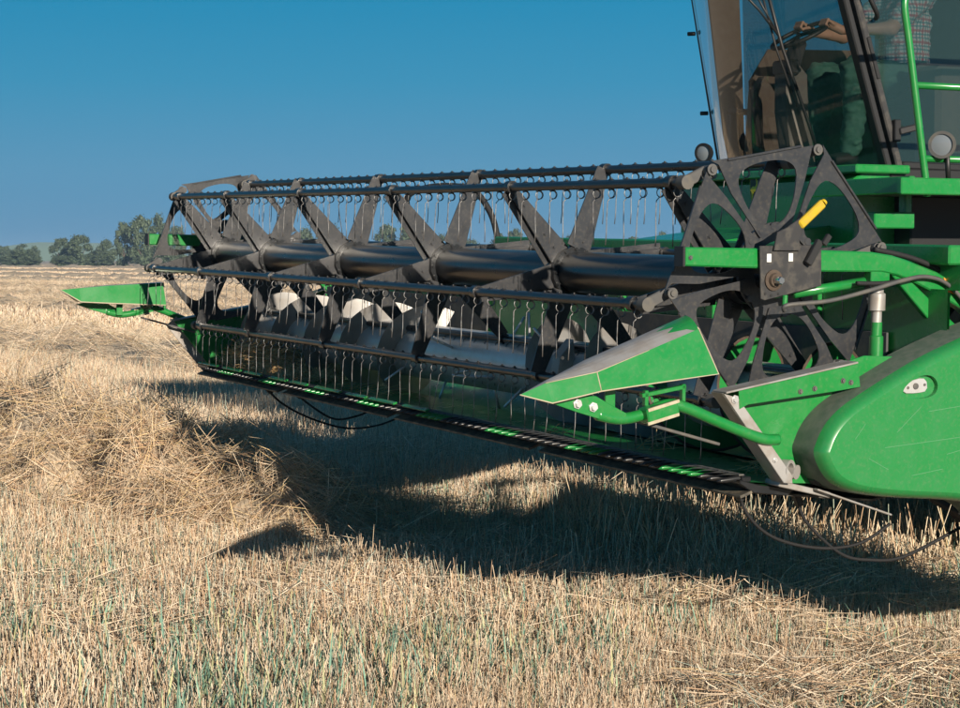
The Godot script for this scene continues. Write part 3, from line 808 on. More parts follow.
	for i in n:
		var near_end := i > 192
		var w := rng.randf_range(5.2, 6.55) if not near_end else rng.randf_range(-0.2, 4.8)
		var hh := 0.24 * exp(-pow((w - 6.02) / 0.36, 2.0)) if not near_end else 0.01
		var uu := rng.randf_range(-0.26, 0.14) + SKEW * w
		var b := Basis.from_euler(Vector3(rng.randf_range(-0.5, 0.5), rng.randf() * TAU, rng.randf_range(-0.5, 0.5)))
		mm.set_instance_transform(i, Transform3D(b, P(uu, -0.80 + hh * rng.randf_range(0.1, 1.0) * clampf((0.22 - uu) / 0.2, 0.2, 1.0), w)))
		var t := rng.randf_range(0.75, 1.1)
		mm.set_instance_color(i, Color(0.95 * t, 0.80 * t, 0.55 * t))
	var mi := MultiMeshInstance3D.new()
	mi.name = "caught_straw"; mi.multimesh = mm; mi.material_override = M.straw
	mi.set_meta("kind", "stuff")
	h.add_child(mi, true)

# ---------------------------------------------------------------- the harvester
const CO := EYE - 0.096 + 0.058
func C(u: float, v: float, w: float) -> Vector3: return Vector3(u, v + EYE - 0.096 + 0.018 * w, w)
func lamp(called: String, at: Vector3, dir: Vector3, r: float, parent: Node3D, shell: Material, rim: Material):
	var s := S()
	lathe(s, at, dir, [[0, -r * 1.1], [r * 0.55, -r * 1.0], [r * 0.95, -r * 0.35], [r * 1.0, 0.0], [r * 0.86, 0.0]], 22)
	var l := obj(called, s, shell, parent)
	s = S()
	lathe(s, at, dir, [[r * 0.80, -0.004], [r * 1.03, -0.004], [r * 1.03, 0.012], [r * 0.80, 0.012], [r * 0.80, -0.004]], 22)
	obj("lamp_rim", s, rim, l)
	s = S()
	lathe(s, at, dir, [[r * 0.82, 0.002], [r * 0.5, 0.008], [0, 0.011]], 22)
	obj("lamp_lens", s, M.lens, l)
func wheel(parent: Node3D, c: Vector3, R: float, W: float, lugs: int, out := -1.0):
	var s := S()
	lathe(s, c, Vector3(0, 0, 1), [[R * 0.56, -W * 0.46], [R * 0.80, -W * 0.52], [R * 0.93, -W * 0.48], [R * 0.955, -W * 0.40], [R * 0.965, 0], [R * 0.955, W * 0.40], [R * 0.93, W * 0.48], [R * 0.80, W * 0.52], [R * 0.56, W * 0.46]], 48)
	var wn := obj("wheel", s, M.rubber, parent)
	for k in lugs:
		for sd in [-1.0, 1.0]:
			s = S()
			var a := TAU * (k + (0.5 if sd > 0 else 0.0)) / lugs
			var d := Vector3(cos(a), sin(a), 0); var t := Vector3(-d.y, d.x, 0)
			var p0 := c + d * R * 0.975 + Vector3(0, 0, sd * W * 0.02); var p1 := c + d * R * 0.955 + t * R * 0.16 + Vector3(0, 0, sd * W * 0.48)
			bar(s, p0, p1, R * 0.035, R * 0.03, d, 0.01)
			obj("tyre_lug", s, M.rubber, wn)
	s = S()
	var f := out
	lathe(s, c, Vector3(0, 0, f), [[R * 0.57, W * 0.40], [R * 0.55, W * 0.44], [R * 0.50, W * 0.38], [R * 0.46, W * 0.1], [R * 0.2, W * 0.05], [R * 0.18, W * 0.2], [0, W * 0.22]], 32)
	obj("wheel_rim", s, M.yellow, wn)
func build_combine() -> Node3D:
	var h := thing("combine_harvester", "green combine harvester with glazed cab, its driver at the wheel", "harvester", Vector3(O.x, 0, O.z), BC)
	var s: SurfaceTool
	# --- cab shell
	s = S()
	box(s, C(-3.50, 0.52, 3.42), Vector3(0.80, 0.055, 0.93), Basis.IDENTITY, 0.02)
	obj("cab_floor", s, M.black, h)
	s = S()
	box(s, C(-3.20, 2.42, 3.42), Vector3(1.15, 0.11, 1.0), Basis.IDENTITY, 0.06)
	obj("cab_roof", s, M.green, h)
	s = S()
	box(s, C(-4.28, 1.02, 3.42), Vector3(0.03, 0.48, 0.86), Basis.IDENTITY, 0.01)
	obj("cab_rear_wall", s, M.cab_grey, h)
	for w in [2.57, 4.26]:
		s = S()
		bar(s, C(-4.28, 0.55, w), C(-4.20, 2.32, w), 0.05, 0.05, Vector3(0, 0, 1), 0.01)
		obj("cab_rear_post", s, M.black, h)
	s = S()
	box(s, C(-4.26, 1.92, 3.42), Vector3(0.004, 0.40, 0.84))
	obj("rear_window", s, M.door_glass, h)
	# windscreen: bowed sheet
	s = S(true)
	var grid := []
	for j in 13:
		var row := []
		var v := lerpf(0.585, 2.32, j / 12.0)
		for i in 21:
			var t := i / 20.0
			var un := -2.705 + (v - 0.603) * 0.334; var uf := -2.705 + (v - 0.603) * 0.20
			row.append(C(lerpf(un, uf, t) + 0.24 * pow(sin(PI * t), 0.8), v, lerpf(2.56, 4.27, t)))
		grid.append(row)
	for j in 12:
		for i in 20: quad(s, grid[j][i], grid[j][i + 1], grid[j + 1][i + 1], grid[j + 1][i])
	obj("windscreen", s, M.glass, h)
	s = S(true)
	for i in 2: tube(s, grid.map(func(r): return r[0 if i == 0 else 20]), 0.012, 6)
	tube(s, grid[0], 0.016, 6)
	obj("windscreen_seal", s, M.black, h)
	# near-side post: black front strip and grey door frame
	s = S()
	bar(s, C(-2.728, 0.57, 2.545), C(-2.13, 2.34, 2.545), 0.022, 0.034, Vector3(0, 0, 1), 0.008)
	obj("front_post", s, M.black, h)
	s = S()
	bar(s, C(-2.790, 0.58, 2.525), C(-2.205, 2.32, 2.525), 0.024, 0.030, Vector3(0, 0, 1), 0.008)
	var door := obj("cab_door", s, M.bracket, h)
	s = S()
	bar(s, C(-2.81, 0.60, 2.52), C(-4.22, 0.58, 2.52), 0.022, 0.028, Vector3(0, 0, 1), 0.008)
	bar(s, C(-4.20, 0.58, 2.52), C(-4.12, 2.32, 2.52), 0.022, 0.028, Vector3(0, 0, 1), 0.008)
	obj("door_frame", s, M.black, door)
	s = S()
	extrude(s, V2([[-2.800, 0.605], [-2.225, 2.32], [-4.14, 2.32], [-4.20, 0.605]]), 2.518, 2.524, 0.0, CO - 0.012)
	obj("door_glass", s, M.door_glass, door)
	s = S()
	box(s, C(-2.745, 0.80, 2.485), Vector3(0.022, 0.065, 0.022), Basis.IDENTITY, 0.006)
	bar(s, C(-2.75, 0.795, 2.465), C(-2.875, 0.825, 2.45), 0.020, 0.014, Vector3(0, 0, 1), 0.006)
	obj("door_handle", s, M.black, door)
	s = S()
	bar(s, C(-2.62, 1.10, 2.50), C(-2.54, 1.34, 2.50), 0.014, 0.014, Vector3(0, 0, 1), 0.004)
	obj("door_hinge", s, M.black, door)
	s = S(true)
	tube(s, curve([C(-2.60, 1.45, 2.50), C(-2.56, 1.47, 2.44), C(-2.49, 1.56, 2.42), C(-2.44, 1.70, 2.43), C(-2.42, 1.85, 2.50)]), 0.014, 8)
	obj("grab_handle", s, M.black, door)
	# far side: trim post and glass
	s = S()
	extrude(s, V2([[-2.78, 0.58], [-2.71, 0.85], [-2.50, 2.32], [-2.82, 2.32], [-2.83, 1.72], [-2.86, 1.2], [-2.885, 0.58]]), 4.235, 4.255, 0.003, CO + 0.018)
	obj("far_door_post", s, M.cab_brown, h)
	s = S()
	extrude(s, V2([[-2.90, 0.60], [-2.84, 2.32], [-4.20, 2.32], [-4.22, 0.60]]), 4.244, 4.248, 0.0, CO + 0.018)
	obj("far_window", s, M.glass, h)
	s = S()
	extrude(s, V2([[-2.93, 0.58], [-2.90, 1.20], [-3.05, 1.42], [-4.18, 1.46], [-4.20, 0.58]]), 4.215, 4.232, 0.003, CO + 0.018)
	obj("far_door_panel", s, M.cab_brown, h)
	# mirror stems on the far edge
	for v in [0.98, 1.50]:
		s = S(true)
		tube(s, [C(-2.66 + (v - 0.7) * 0.2, v, 4.27), C(-2.63 + (v - 0.7) * 0.2, v, 4.31)], 0.014, 8)
		obj("glass_stud", s, M.black, h)
	# wiper
	s = S(true)
	tube(s, [C(-2.155, 1.70, 3.0), C(-2.295, 1.30, 3.0), C(-2.49, 0.86, 3.0), C(-2.555, 0.70, 3.0)], 0.011, 6)
	tube(s, [C(-2.135, 1.70, 3.03), C(-2.27, 1.30, 3.03), C(-2.47, 0.86, 3.03)], 0.007, 6)
	var wp := obj("wiper", s, M.black, h)
	s = S(true)
	tube(s, [C(-1.995, 1.62, 3.0), C(-2.12, 1.52, 3.0), C(-2.27, 1.37, 3.0)], 0.007, 6)
	tube(s, [C(-2.09, 1.62, 3.0), C(-2.27, 1.37, 3.0)], 0.006, 6)
	obj("wiper_rod", s, M.black, wp)
	# --- inside the cab
	s = S()
	box(s, C(-3.62, 0.83, 3.35), Vector3(0.22, 0.22, 0.22), Basis.IDENTITY, 0.03)
	var seat := obj("driver_seat", s, M.cab_brown, h)
	s = S()
	box(s, C(-3.60, 1.06, 3.35), Vector3(0.27, 0.055, 0.26), Basis.IDENTITY, 0.03)
	obj("seat_cushion", s, M.cab_brown, seat)
	s = S()
	box(s, C(-3.90, 1.42, 3.35), Vector3(0.06, 0.38, 0.25), Basis(Vector3(0, 0, 1), 0.16), 0.04)
	obj("seat_backrest", s, M.cab_brown, seat)
	s = S()
	extrude(s, V2([[-2.62, 0.57], [-2.56, 0.95], [-2.56, 1.18], [-2.64, 1.26], [-2.72, 1.18], [-2.73, 0.95], [-2.80, 0.57]]), 3.32, 3.46, 0.01, CO)
	var col := obj("steering_column", s, M.cab_grey, h)
	s = S()
	bar(s, C(-2.64, 1.22, 3.39), C(-2.70, 1.40, 3.39), 0.045, 0.045, Vector3(0, 0, 1), 0.015)
	box(s, C(-2.60, 1.22, 3.39), Vector3(0.04, 0.05, 0.10), Basis.IDENTITY, 0.015)
	obj("dash_unit", s, M.black, col)
	s = S(true)
	var ring := []
	var hubc := C(-2.71, 1.43, 3.39)
	var e1 := Vector3(0, 0, 1); var e2 := Vector3(-0.88, 0.47, 0).normalized()
	for k in 29: ring.append(hubc + (e1 * cos(TAU * k / 28.0) + e2 * sin(TAU * k / 28.0)) * 0.19)
	tube(s, ring, 0.014, 8, false)
	var sw := obj("steering_wheel", s, M.black, h)
	s = S(true)
	for a in [0.5, 2.6, 4.7]: tube(s, [hubc, hubc + (e1 * cos(a) + e2 * sin(a)) * 0.185], 0.012, 6)
	obj("wheel_spoke", s, M.black, sw)
	s = S()
	extrude(s, V2([[-2.66, 0.57], [-2.70, 1.12], [-2.78, 1.22], [-2.86, 1.12], [-2.98, 0.57]]), 3.86, 3.95, 0.01, CO)
	obj("side_console", s, M.cab_brown, h)
	s = S()
	extrude(s, V2([[-2.70, 0.57], [-2.68, 0.98], [-2.74, 1.02], [-2.90, 0.60]]), 4.12, 4.16, 0.005, CO)
	bar(s, C(-2.68, 1.0, 4.14), C(-3.0, 0.93, 3.8), 0.02, 0.02, Vector3(0, 1, 0.01), 0.005)
	obj("dash_frame", s, M.black, h)
	s = S()
	box(s, C(-3.55, 1.22, 2.96), Vector3(0.30, 0.03, 0.06), Basis.IDENTITY, 0.02)
	box(s, C(-3.60, 0.92, 2.78), Vector3(0.40, 0.30, 0.12), Basis.IDENTITY, 0.03)
	obj("arm_console", s, M.cab_grey, h)
	# --- front under the cab
	s = S()
	extrude(s, V2([[-2.45, -0.05], [-2.45, 0.50], [-2.52, 0.545], [-2.9, 0.545], [-2.9, -0.30], [-2.6, -0.30]]), 2.50, 4.36, 0.008, CO)
	obj("front_panel", s, M.green, h)
	s = S()
	box(s, C(-2.62, 0.555, 3.42), Vector3(0.20, 0.025, 0.98), Basis.IDENTITY, 0.008)
	obj("front_ledge", s, M.green, h)
	# emblem plate: dark shield, yellow outline, a leaping stag
	var ez := 3.487; var ey := 0.46
	var shp := [[0.0, 0.105], [0.05, 0.10], [0.062, 0.085], [0.058, -0.02], [0.04, -0.075], [0.0, -0.11], [-0.04, -0.075], [-0.058, -0.02], [-0.062, 0.085], [-0.05, 0.10]]
	var flat := func(poly: PackedVector2Array, u0: float, u1: float) -> SurfaceTool:
		var st := S()
		var idx := Geometry2D.triangulate_polygon(poly)
		for u in [u0, u1]:
			for i in range(0, idx.size(), 3):
				tri(st, C(u, ey + poly[idx[i]].y, ez - poly[idx[i]].x), C(u, ey + poly[idx[i + 1]].y, ez - poly[idx[i + 1]].x), C(u, ey + poly[idx[i + 2]].y, ez - poly[idx[i + 2]].x))
		for i in poly.size():
			var a := poly[i]; var b := poly[(i + 1) % poly.size()]
			quad(st, C(u0, ey + a.y, ez - a.x), C(u0, ey + b.y, ez - b.x), C(u1, ey + b.y, ez - b.x), C(u1, ey + a.y, ez - a.x))
		return st
	var eb := obj("emblem", flat.call(V2(shp), -2.449, -2.444), M.emblem_yellow, h)
	obj("emblem_field", flat.call(inset(V2(shp), 0.007), -2.4435, -2.441), M.emblem_dark, eb)
	var stag := V2([[-0.040, 0.010], [-0.020, 0.022], [0.006, 0.020], [0.020, 0.040], [0.012, 0.066], [0.020, 0.070], [0.026, 0.050], [0.034, 0.062], [0.038, 0.056], [0.034, 0.040], [0.044, 0.030], [0.040, 0.022], [0.028, 0.020], [0.022, 0.000], [0.034, -0.030], [0.028, -0.034], [0.010, -0.012], [-0.012, -0.012], [-0.020, -0.050], [-0.012, -0.078], [-0.022, -0.078], [-0.032, -0.048], [-0.034, -0.012], [-0.046, -0.002]])
	obj("emblem_stag", flat.call(stag, -2.4405, -2.4375), M.emblem_yellow, eb)
	# feeder house
	s = S()
	extrude(s, V2([[-0.86, -0.60], [-0.86, 0.02], [-1.2, 0.08], [-2.6, 0.25], [-2.7, -0.30], [-1.4, -0.62]]), 2.72, 3.98, 0.01, CO)
	obj("feeder_house", s, M.green, h)
	# deck beside the door
	s = S()
	box(s, C(-3.30, 0.455, 2.03), Vector3(1.15, 0.035, 0.46), Basis.IDENTITY, 0.006)
	var deck := obj("side_deck", s, M.dull_grey, h)
	s = S()
	box(s, C(-3.22, 0.452, 1.555), Vector3(1.20, 0.045, 0.02), Basis.IDENTITY, 0.006)
	box(s, C(-2.10, 0.452, 2.0), Vector3(0.02, 0.045, 0.46), Basis.IDENTITY, 0.006)
	obj("deck_edge", s, M.green, deck)
	s = S()
	box(s, C(-2.26, 0.27, 1.92), Vector3(0.14, 0.045, 0.035), Basis.IDENTITY, 0.006)
	box(s, C(-2.36, 0.35, 1.92), Vector3(0.025, 0.09, 0.03), Basis.IDENTITY, 0.006)
	obj("deck_bracket", s, M.green, deck)
	# rails
	s = S(true)
	tube(s, curve([C(-2.235, 0.40, 1.58), C(-2.19, 0.66, 1.58), C(-2.10, 1.20, 1.58), C(-2.065, 1.40, 1.58), C(-2.085, 1.46, 1.58), C(-2.16, 1.485, 1.58), C(-2.45, 1.49, 1.58), C(-3.4, 1.50, 1.58)], 5), 0.021, 10)
	tube(s, [C(-2.135, 0.99, 1.58), C(-3.4, 0.99, 1.58)], 0.019, 10)
	tube(s, [C(-2.20, 0.60, 1.58), C(-3.4, 0.60, 1.58)], 0.019, 10)
	tube(s, [C(-3.4, 0.45, 1.58), C(-3.4, 1.50, 1.58)], 0.019, 10)
	obj("hand_rail", s, M.green, h)
	lamp("work_lamp", C(-2.28, 0.675, 1.52), Vector3(0.75, -0.08, -0.66), 0.072, h, M.black, M.dull_grey)
	lamp("work_lamp", C(-2.33, 0.70, 3.90), Vector3(0.92, -0.08, -0.40), 0.062, h, M.black, M.black)
	s = S(true)
	tube(s, [C(-2.36, 0.66, 3.92), C(-2.42, 0.54, 3.92)], 0.016, 6)
	obj("lamp_bracket", s, M.black, h)
	s = S(true)
	tube(s, [C(-2.33, 0.64, 1.54), C(-2.36, 0.47, 1.56)], 0.014, 6)
	obj("lamp_bracket", s, M.black, h)
	# wheels, axle, body behind
	var gy := -(EYE - 0.096)
	wheel(h, Vector3(-3.62, 0.93, 1.95), 0.93, 0.66, 22)
	wheel(h, Vector3(-3.62, 0.93, 4.85), 0.93, 0.66, 22, 1.0)
	wheel(h, Vector3(-7.3, 0.62, 2.05), 0.62, 0.45, 18)
	wheel(h, Vector3(-7.3, 0.62, 4.75), 0.62, 0.45, 18, 1.0)
	s = S()
	box(s, Vector3(-3.62, 0.95, 3.4), Vector3(0.14, 0.14, 1.2), Basis.IDENTITY, 0.02)
	box(s, Vector3(-7.3, 0.68, 3.4), Vector3(0.1, 0.1, 1.15), Basis.IDENTITY, 0.02)
	obj("axle", s, M.green, h)
	s = S()
	extrude(s, V2([[-4.4, -0.75], [-4.4, 1.7], [-5.1, 2.25], [-7.2, 2.25], [-8.4, 1.4], [-8.6, 0.0], [-8.0, -0.7]]), 1.95, 4.85, 0.05, CO)
	obj("body", s, M.green, h)
	s = S()
	extrude(s, V2([[-2.75, -0.55], [-2.75, 0.40], [-4.45, 0.40], [-4.45, -0.55]]), 2.35, 4.45, 0.01, CO)
	obj("underframe", s, M.black, h)
	return h

# ---------------------------------------------------------------- person
func cap(p: Vector3, a: Vector3, b: Vector3, ra: float, rb: float) -> float:
	var ab := b - a
	var t := clampf((p - a).dot(ab) / maxf(ab.length_squared(), 1e-9), 0.0, 1.0)
	return p.distance_to(a + ab * t) - lerpf(ra, rb, t)
func nets(s: SurfaceTool, bones: Array, cell: float, k := 0.03, fold := 0.0):
	# surface nets over a smooth union of tapered capsules
	var mn := Vector3.ONE * 1e9; var mx := -mn
	for b in bones:
		var r: float = maxf(b[2], b[3])
		for q in [b[0], b[1]]:
			mn = mn.min(q - Vector3.ONE * (r + cell * 2)); mx = mx.max(q + Vector3.ONE * (r + cell * 2))
	var n := Vector3i(((mx - mn) / cell).ceil()) + Vector3i.ONE
	var f := PackedFloat32Array(); f.resize(n.x * n.y * n.z); f.fill(1.0)
	for b in bones:
		var r: float = maxf(b[2], b[3]) + k + cell * 1.5
		var lo := Vector3i((((b[0] as Vector3).min(b[1]) - Vector3.ONE * r - mn) / cell).floor()).max(Vector3i.ZERO)
		var hi := Vector3i((((b[0] as Vector3).max(b[1]) + Vector3.ONE * r - mn) / cell).ceil()).min(n - Vector3i.ONE)
		for z in range(lo.z, hi.z + 1):
			for y in range(lo.y, hi.y + 1):
				for x in range(lo.x, hi.x + 1):
					var i := x + n.x * (y + n.y * z)
					var d := cap(mn + Vector3(x, y, z) * cell, b[0], b[1], b[2], b[3])
					var o := f[i]
					var hh := maxf(k - absf(d - o), 0.0) / k
					f[i] = minf(d, o) - hh * hh * k * 0.25
	if fold > 0.0:
		# creases of cloth
		var fn := FastNoiseLite.new(); fn.seed = 17; fn.frequency = 7.0; fn.fractal_octaves = 2
		for i in f.size():
			if absf(f[i]) < 0.06:
				var p := mn + Vector3(i % n.x, (i / n.x) % n.y, i / (n.x * n.y)) * cell
				f[i] -= absf(fn.get_noise_3d(p.x * 0.8 + p.y * 0.6, p.y * 1.6, p.z)) * fold
	var vid := {}
	var pts := []
	var st := [1, n.x, n.x * n.y]
	for z in n.z - 1:
		for y in n.y - 1:
			for x in n.x - 1:
				var i := x + n.x * (y + n.y * z)
				var neg := 0
				var acc := Vector3.ZERO; var cnt := 0
				var c := []
				for q in 8: 
					var val: float = f[i + (q & 1) + ((q >> 1) & 1) * st[1] + ((q >> 2) & 1) * st[2]]
					c.append(val)
					if val < 0: neg += 1
				if neg == 0 or neg == 8: continue
				for q in 8:
					for a in 3:
						if q & (1 << a): continue
						var q2: int = q | (1 << a)
						if (c[q] < 0) != (c[q2] < 0):
							var t: float = c[q] / (c[q] - c[q2])
							var p := Vector3(q & 1, (q >> 1) & 1, (q >> 2) & 1)
							p[a] += t
							acc += p; cnt += 1
				vid[i] = pts.size()
				pts.append(mn + (Vector3(x, y, z) + acc / cnt) * cell)
	for i in vid:
		for a in 3:
			var i2: int = i + st[a]
			if i2 >= f.size() or (f[i] < 0) == (f[i2] < 0): continue
			var b1: int = st[(a + 1) % 3]; var b2: int = st[(a + 2) % 3]
			if not (vid.has(i - b1) and vid.has(i - b2) and vid.has(i - b1 - b2)): continue
			var q := [pts[vid[i]], pts[vid[i - b1]], pts[vid[i - b1 - b2]], pts[vid[i - b2]]]
			if f[i] < 0: quad(s, q[0], q[1], q[2], q[3])
			else: quad(s, q[0], q[3], q[2], q[1])
func build_person():
	var at := Vector3(O.x, 0, O.z) + BC * C(-3.45, 1.12, 3.35)
	var p := thing("person", "person in a plaid short-sleeved shirt and green trousers driving in the cab", "person", at, BC)
	var B := func(u: float, v: float, w: float) -> Vector3: return Vector3(u + 3.45, v - 1.12, w - 3.35)
	var hip: Vector3 = B.call(-3.50, 1.17, 3.35); var chest: Vector3 = B.call(-3.50, 1.55, 3.35); var neck: Vector3 = B.call(-3.50, 1.80, 3.35)
	var shl: Vector3 = B.call(-3.49, 1.70, 3.17); var shr: Vector3 = B.call(-3.49, 1.70, 3.53)
	var ell: Vector3 = B.call(-3.20, 1.47, 3.12); var elr: Vector3 = B.call(-3.20, 1.47, 3.60)
	var wrl: Vector3 = B.call(-2.90, 1.455, 3.22); var wrr: Vector3 = B.call(-2.93, 1.47, 3.54)
	var hal: Vector3 = B.call(-2.83, 1.485, 3.235); var har: Vector3 = B.call(-2.85, 1.50, 3.535)
	var kl: Vector3 = B.call(-2.97, 1.20, 3.19); var kr: Vector3 = B.call(-2.98, 1.20, 3.56)
	var al: Vector3 = B.call(-2.95, 0.72, 3.19); var ar: Vector3 = B.call(-2.97, 0.72, 3.58)
	var s := S(true)
	var head: Vector3 = B.call(-3.46, 1.98, 3.35)
	nets(s, [[hip, chest, 0.13, 0.13], [chest, neck, 0.12, 0.055], [neck, head - Vector3(0, 0.02, 0), 0.055, 0.07], [head + Vector3(-0.02, 0.04, 0), head + Vector3(0.02, -0.06, 0), 0.095, 0.075],
		[shl, ell, 0.055, 0.045], [ell, wrl, 0.045, 0.029], [shr, elr, 0.055, 0.045], [elr, wrr, 0.045, 0.029],
		[hip + Vector3(0, 0, -0.1), kl, 0.075, 0.045], [kl, al, 0.042, 0.034], [hip + Vector3(0, 0, 0.1), kr, 0.075, 0.045], [kr, ar, 0.042, 0.034], [shl, shr, 0.07, 0.07]], 0.018, 0.03)
	for hd in [[wrl, hal, 1.0], [wrr, har, -1.0]]:
		# palm and five fingers closed on the rim
		var d: Vector3 = (hd[1] - hd[0]).normalized()
		var bones := [[hd[0], hd[1], 0.029, 0.030]]
		for k in 4:
			var o := Vector3(0, 0, (k - 1.5) * 0.020)
			var r0: Vector3 = hd[1] + o; var r1 := r0 + d * 0.045 + Vector3(0, 0.012, 0); var r2 := r1 + Vector3(0.016, -0.030, 0); var r3 := r2 + Vector3(-0.016, -0.016, 0)
			bones += [[r0, r1, 0.0105, 0.0095], [r1, r2, 0.0095, 0.009], [r2, r3, 0.009, 0.008]]
		var th: Vector3 = hd[1] + Vector3(-0.03, 0.0, 0.030 * hd[2])
		bones += [[th, th + Vector3(0.035, -0.006, 0.018 * hd[2]), 0.012, 0.010], [th + Vector3(0.035, -0.006, 0.018 * hd[2]), th + Vector3(0.062, -0.012, 0.006 * hd[2]), 0.010, 0.009]]
		nets(s, bones, 0.005, 0.006)
	# nose, brow, ears
	nets(s, [[head + Vector3(0.085, 0.01, 0), head + Vector3(0.112, -0.03, 0), 0.010, 0.014], [head + Vector3(-0.01, 0.0, 0.09), head + Vector3(-0.01, -0.04, 0.088), 0.014, 0.010], [head + Vector3(-0.01, 0.0, -0.09), head + Vector3(-0.01, -0.04, -0.088), 0.014, 0.010], [head + Vector3(0.075, -0.085, -0.02), head + Vector3(0.075, -0.085, 0.02), 0.012, 0.012]], 0.007, 0.01)
	obj("body", s, M.skin, p)
	s = S(true)
	nets(s, [[hip + Vector3(0, 0.02, 0), chest, 0.155, 0.152], [chest, neck - Vector3(0, 0.05, 0), 0.14, 0.075], [shl, shl.lerp(ell, 0.72), 0.075, 0.066], [shr, shr.lerp(elr, 0.72), 0.075, 0.066], [shl, shr, 0.085, 0.085]], 0.014, 0.04, 0.030)
	obj("shirt", s, M.plaid, p)
	s = S(true)
	nets(s, [[hip + Vector3(0, -0.02, -0.09), kl, 0.120, 0.075], [kl, kl.lerp(al, 0.4) + Vector3(-0.03, 0, 0), 0.070, 0.068], [kl.lerp(al, 0.4) + Vector3(-0.03, 0, 0), al, 0.066, 0.058], [hip + Vector3(0, -0.02, 0.09), kr, 0.120, 0.075], [kr, kr.lerp(ar, 0.4) + Vector3(-0.03, 0, 0), 0.070, 0.068], [kr.lerp(ar, 0.4) + Vector3(-0.03, 0, 0), ar, 0.066, 0.058], [hip + Vector3(0.0, 0, -0.08), hip + Vector3(0, 0, 0.08), 0.135, 0.135]], 0.014, 0.03, 0.034)
	obj("trousers", s, M.trousers, p)
	s = S(true)
	nets(s, [[al + Vector3(0.0, -0.065, 0), al + Vector3(0.17, -0.085, 0), 0.055, 0.042], [ar + Vector3(0.0, -0.065, 0), ar + Vector3(0.17, -0.085, 0), 0.055, 0.042]], 0.014, 0.02)
	obj("shoe", s, M.black, p)
	s = S(true)
	nets(s, [[head + Vector3(-0.035, 0.06, 0), head + Vector3(-0.05, -0.02, 0), 0.097, 0.085]], 0.014, 0.02)
	obj("hair", s, M.hair, p)
	for z in [-0.032, 0.032]:
		s = S()
		lathe(s, head + Vector3(0.082, 0.008, z), Vector3(1, 0, 0), [[0.012, 0], [0.009, 0.008], [0, 0.011]], 10)
		obj("eye", s, M.white_dot, p)

# ---------------------------------------------------------------- the field
var gn := FastNoiseLite.new()
var pn := FastNoiseLite.new()
func ground_y(x: float, z: float) -> float:
	var d := sqrt(x * x + z * z)
	return gn.get_noise_2d(x * 1.0, z * 1.0) * 0.05 * clampf(1.0 - d / 90.0, 0.0, 1.0)
const ROW_N := Vector2(0.81, -0.58)      # windrows run square to this (x, z)
func heap(x: float, z: float) -> float:
	# height of the loose straw row that ends in front of the header
	var path := [Vector2(-9.5, -25.5), Vector2(-6.3, -20.4), Vector2(-4.0, -17.2), Vector2(-2.5, -14.8), Vector2(-1.35, -13.2), Vector2(-0.55, -12.35)]
	var hs := [0.36, 0.42, 0.46, 0.42, 0.28, 0.05]
	var wd := [1.35, 1.30, 1.25, 1.1, 0.85, 0.5]
	var best := 0.0
	var p := Vector2(x, z)
	for i in path.size() - 1:
		var a: Vector2 = path[i]; var e: Vector2 = path[i + 1] - a
		var t := clampf((p - a).dot(e) / e.length_squared(), 0.0, 1.0)
		var d := p.distance_to(a + e * t) / lerpf(wd[i], wd[i + 1], t)
		if d < 1.0: best = maxf(best, lerpf(hs[i], hs[i + 1], t) * pow(1.0 - d * d, 0.8))
	if best > 0.0: best *= 0.66 + 1.5 * (gn.get_noise_2d(x * 4.0 + 40.0, z * 4.0) + 0.22) + 0.5 * gn.get_noise_2d(x * 13.0, z * 13.0)
	return maxf(best, 0.0)
const ROWS := [[15.4, 0.46, 1.15], [28.0, 0.45, 1.2], [36.5, 0.42, 1.2], [45.5, 0.45, 1.3], [60.0, 0.5, 1.4], [76.0, 0.5, 1.5], [102.0, 0.55, 1.7], [140.0, 0.6, 2.0], [190.0, 0.65, 2.5]]
func row_height(i: int, x: float, z: float) -> float:
	var r: Array = ROWS[i]
	var d: float = absf(ROW_N.x * x + ROW_N.y * z - r[0] - gn.get_noise_2d(x * 0.6, z * 0.6 + i * 30.0) * 0.7) / r[2]
	if d >= 1.0: return 0.0
	return r[1] * pow(1.0 - d * d, 0.8) * (0.8 + 0.8 * gn.get_noise_2d(x * 4.0, z * 4.0))
func stalk(vs: PackedVector3Array, ns: PackedVector3Array, cs: PackedColorArray, ix: PackedInt32Array, a: Vector3, b: Vector3, r: float, c: Color, taper := 0.8):
	var y := (b - a).normalized()
	var x := y.cross(Vector3(0.37, 0.21, 0.9)).normalized(); var z := x.cross(y)
	var o := vs.size()
	for e in 2:
		for k in 3:
			var n := x * cos(TAU * k / 3.0) + z * sin(TAU * k / 3.0)
			vs.append((a if e == 0 else b) + n * r * (1.0 if e == 0 else taper)); ns.append(n); cs.append(c)
	for k in 3:
		var k2 := (k + 1) % 3
		ix.append_array([o + k, o + k2, o + 3 + k2, o + k, o + 3 + k2, o + 3 + k])
func blade_of(vs: PackedVector3Array, ns: PackedVector3Array, cs: PackedColorArray, ix: PackedInt32Array, pts: Array, side: Vector3, w: float, c: Color):
	var o := vs.size()
	for i in pts.size():
		var ww := w * (1.0 - pow(float(i) / (pts.size() - 1), 2.0) * 0.9)
		var t: Vector3 = (pts[min(i + 1, pts.size() - 1)] - pts[max(i - 1, 0)]).normalized()
		var n := t.cross(side).normalized()
		vs.append(pts[i] - side * ww); vs.append(pts[i] + side * ww)
		ns.append(n); ns.append(n); cs.append(c); cs.append(c)
		if i > 0: ix.append_array([o + i * 2 - 2, o + i * 2 - 1, o + i * 2 + 1, o + i * 2 - 2, o + i * 2 + 1, o + i * 2])
